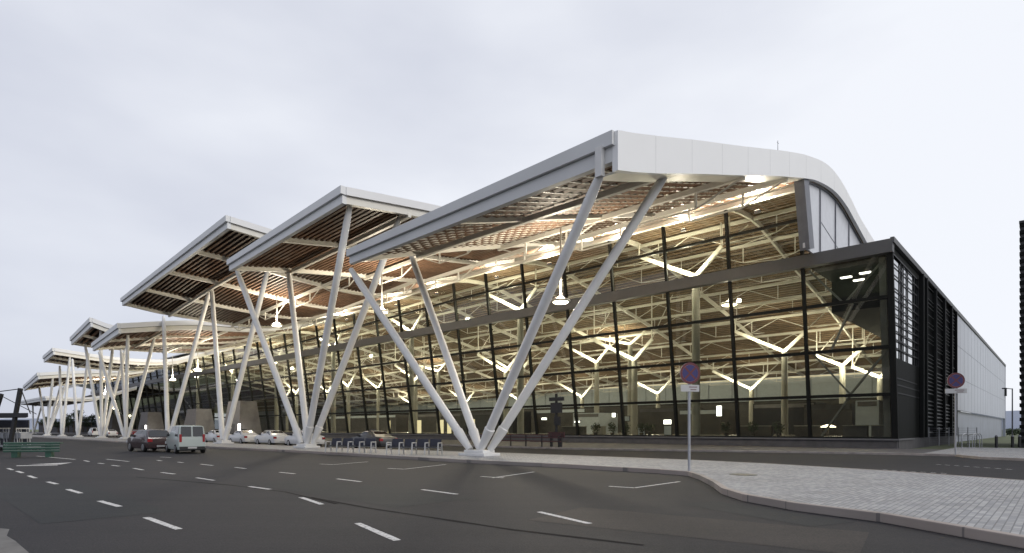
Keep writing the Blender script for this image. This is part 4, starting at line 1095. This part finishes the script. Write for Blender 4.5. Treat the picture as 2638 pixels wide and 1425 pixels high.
# ================================================================== WORLD, SUN, CAMERA
w = bpy.data.worlds.new("World"); S.world = w; w.use_nodes = True
nt = w.node_tree; nt.nodes.clear()
out = nt.nodes.new('ShaderNodeOutputWorld'); bg = nt.nodes.new('ShaderNodeBackground')
sky = nt.nodes.new('ShaderNodeTexSky'); sky.sky_type = 'NISHITA'; sky.sun_disc = False
SUN_EL, SUN_AZ = R(32), R(112)       # azimuth from +Y towards +X
sky.sun_elevation = SUN_EL; sky.sun_rotation = SUN_AZ
tc = nt.nodes.new('ShaderNodeTexCoord')
mp = nt.nodes.new('ShaderNodeMapping'); mp.inputs['Scale'].default_value = (1, 1, 2.6)
nt.links.new(tc.outputs['Generated'], mp.inputs['Vector'])
n1 = nt.nodes.new('ShaderNodeTexNoise'); n1.inputs['Scale'].default_value = 1.7; n1.inputs['Detail'].default_value = 5; n1.inputs['Roughness'].default_value = .45
nt.links.new(mp.outputs[0], n1.inputs['Vector'])
sep = nt.nodes.new('ShaderNodeSeparateXYZ'); nt.links.new(tc.outputs['Generated'], sep.inputs[0])
def math_(op, a, b):
    m = nt.nodes.new('ShaderNodeMath'); m.operation = op
    for i, v_ in enumerate((a, b)):
        if isinstance(v_, (int, float)): m.inputs[i].default_value = v_
        else: nt.links.new(v_, m.inputs[i])
    return m.outputs[0]
# brighter towards the right of the view, a little veiled at the horizon
f = math_('ADD', math_('MULTIPLY', sep.outputs['X'], .42), math_('MULTIPLY', math_('SUBTRACT', n1.outputs['Fac'], .5), 1.5))
f = math_('ADD', f, .55)
rp = nt.nodes.new('ShaderNodeValToRGB'); nt.links.new(f, rp.inputs['Fac'])
e = rp.color_ramp.elements
e[0].position = .15; e[0].color = (6.15, 6.45, 7.5, 1)
e[1].position = .80; e[1].color = (9.45, 9.7, 10.3, 1)
mix = nt.nodes.new('ShaderNodeMix'); mix.data_type = 'RGBA'; mix.inputs[0].default_value = .94
nt.links.new(sky.outputs[0], mix.inputs[6]); nt.links.new(rp.outputs['Color'], mix.inputs[7])
nt.links.new(mix.outputs[2], bg.inputs['Color']); bg.inputs['Strength'].default_value = .10
nt.links.new(bg.outputs[0], out.inputs['Surface'])
sl = bpy.data.lights.new('sun', 'SUN'); sl.energy = 1.1; sl.angle = R(18); sl.color = (1, .96, .9)
so = bpy.data.objects.new('sun', sl); COL.objects.link(so)
dirv = Vector((math.sin(SUN_AZ) * math.cos(SUN_EL), math.cos(SUN_AZ) * math.cos(SUN_EL), math.sin(SUN_EL)))
so.rotation_euler = dirv.to_track_quat('Z', 'Y').to_euler(); so.location = (60, -20, 60)

cam = bpy.data.cameras.new('camera'); co = bpy.data.objects.new('camera', cam); COL.objects.link(co)
co.location = (0, 0, HC); co.rotation_euler = (R(90), 0, 0)
cam.sensor_width = 36; cam.lens = 36 * 1500 / 2638; cam.shift_y = (1105 - 712.5) / 2638
cam.clip_start = .1; cam.clip_end = 6000
S.camera = co
S.view_settings.view_transform = 'Standard'; S.view_settings.look = 'None'; S.view_settings.exposure = 0; S.view_settings.gamma = 1
S.render.engine = 'CYCLES'
cy = S.cycles
cy.use_denoising = True
cy.max_bounces = 8; cy.transparent_max_bounces = 24; cy.diffuse_bounces = 3; cy.glossy_bounces = 3
cy.caustics_reflective = False; cy.caustics_refractive = False; cy.sample_clamp_indirect = 6
for o in bpy.data.objects:
    if '_w' in o: del o['_w']
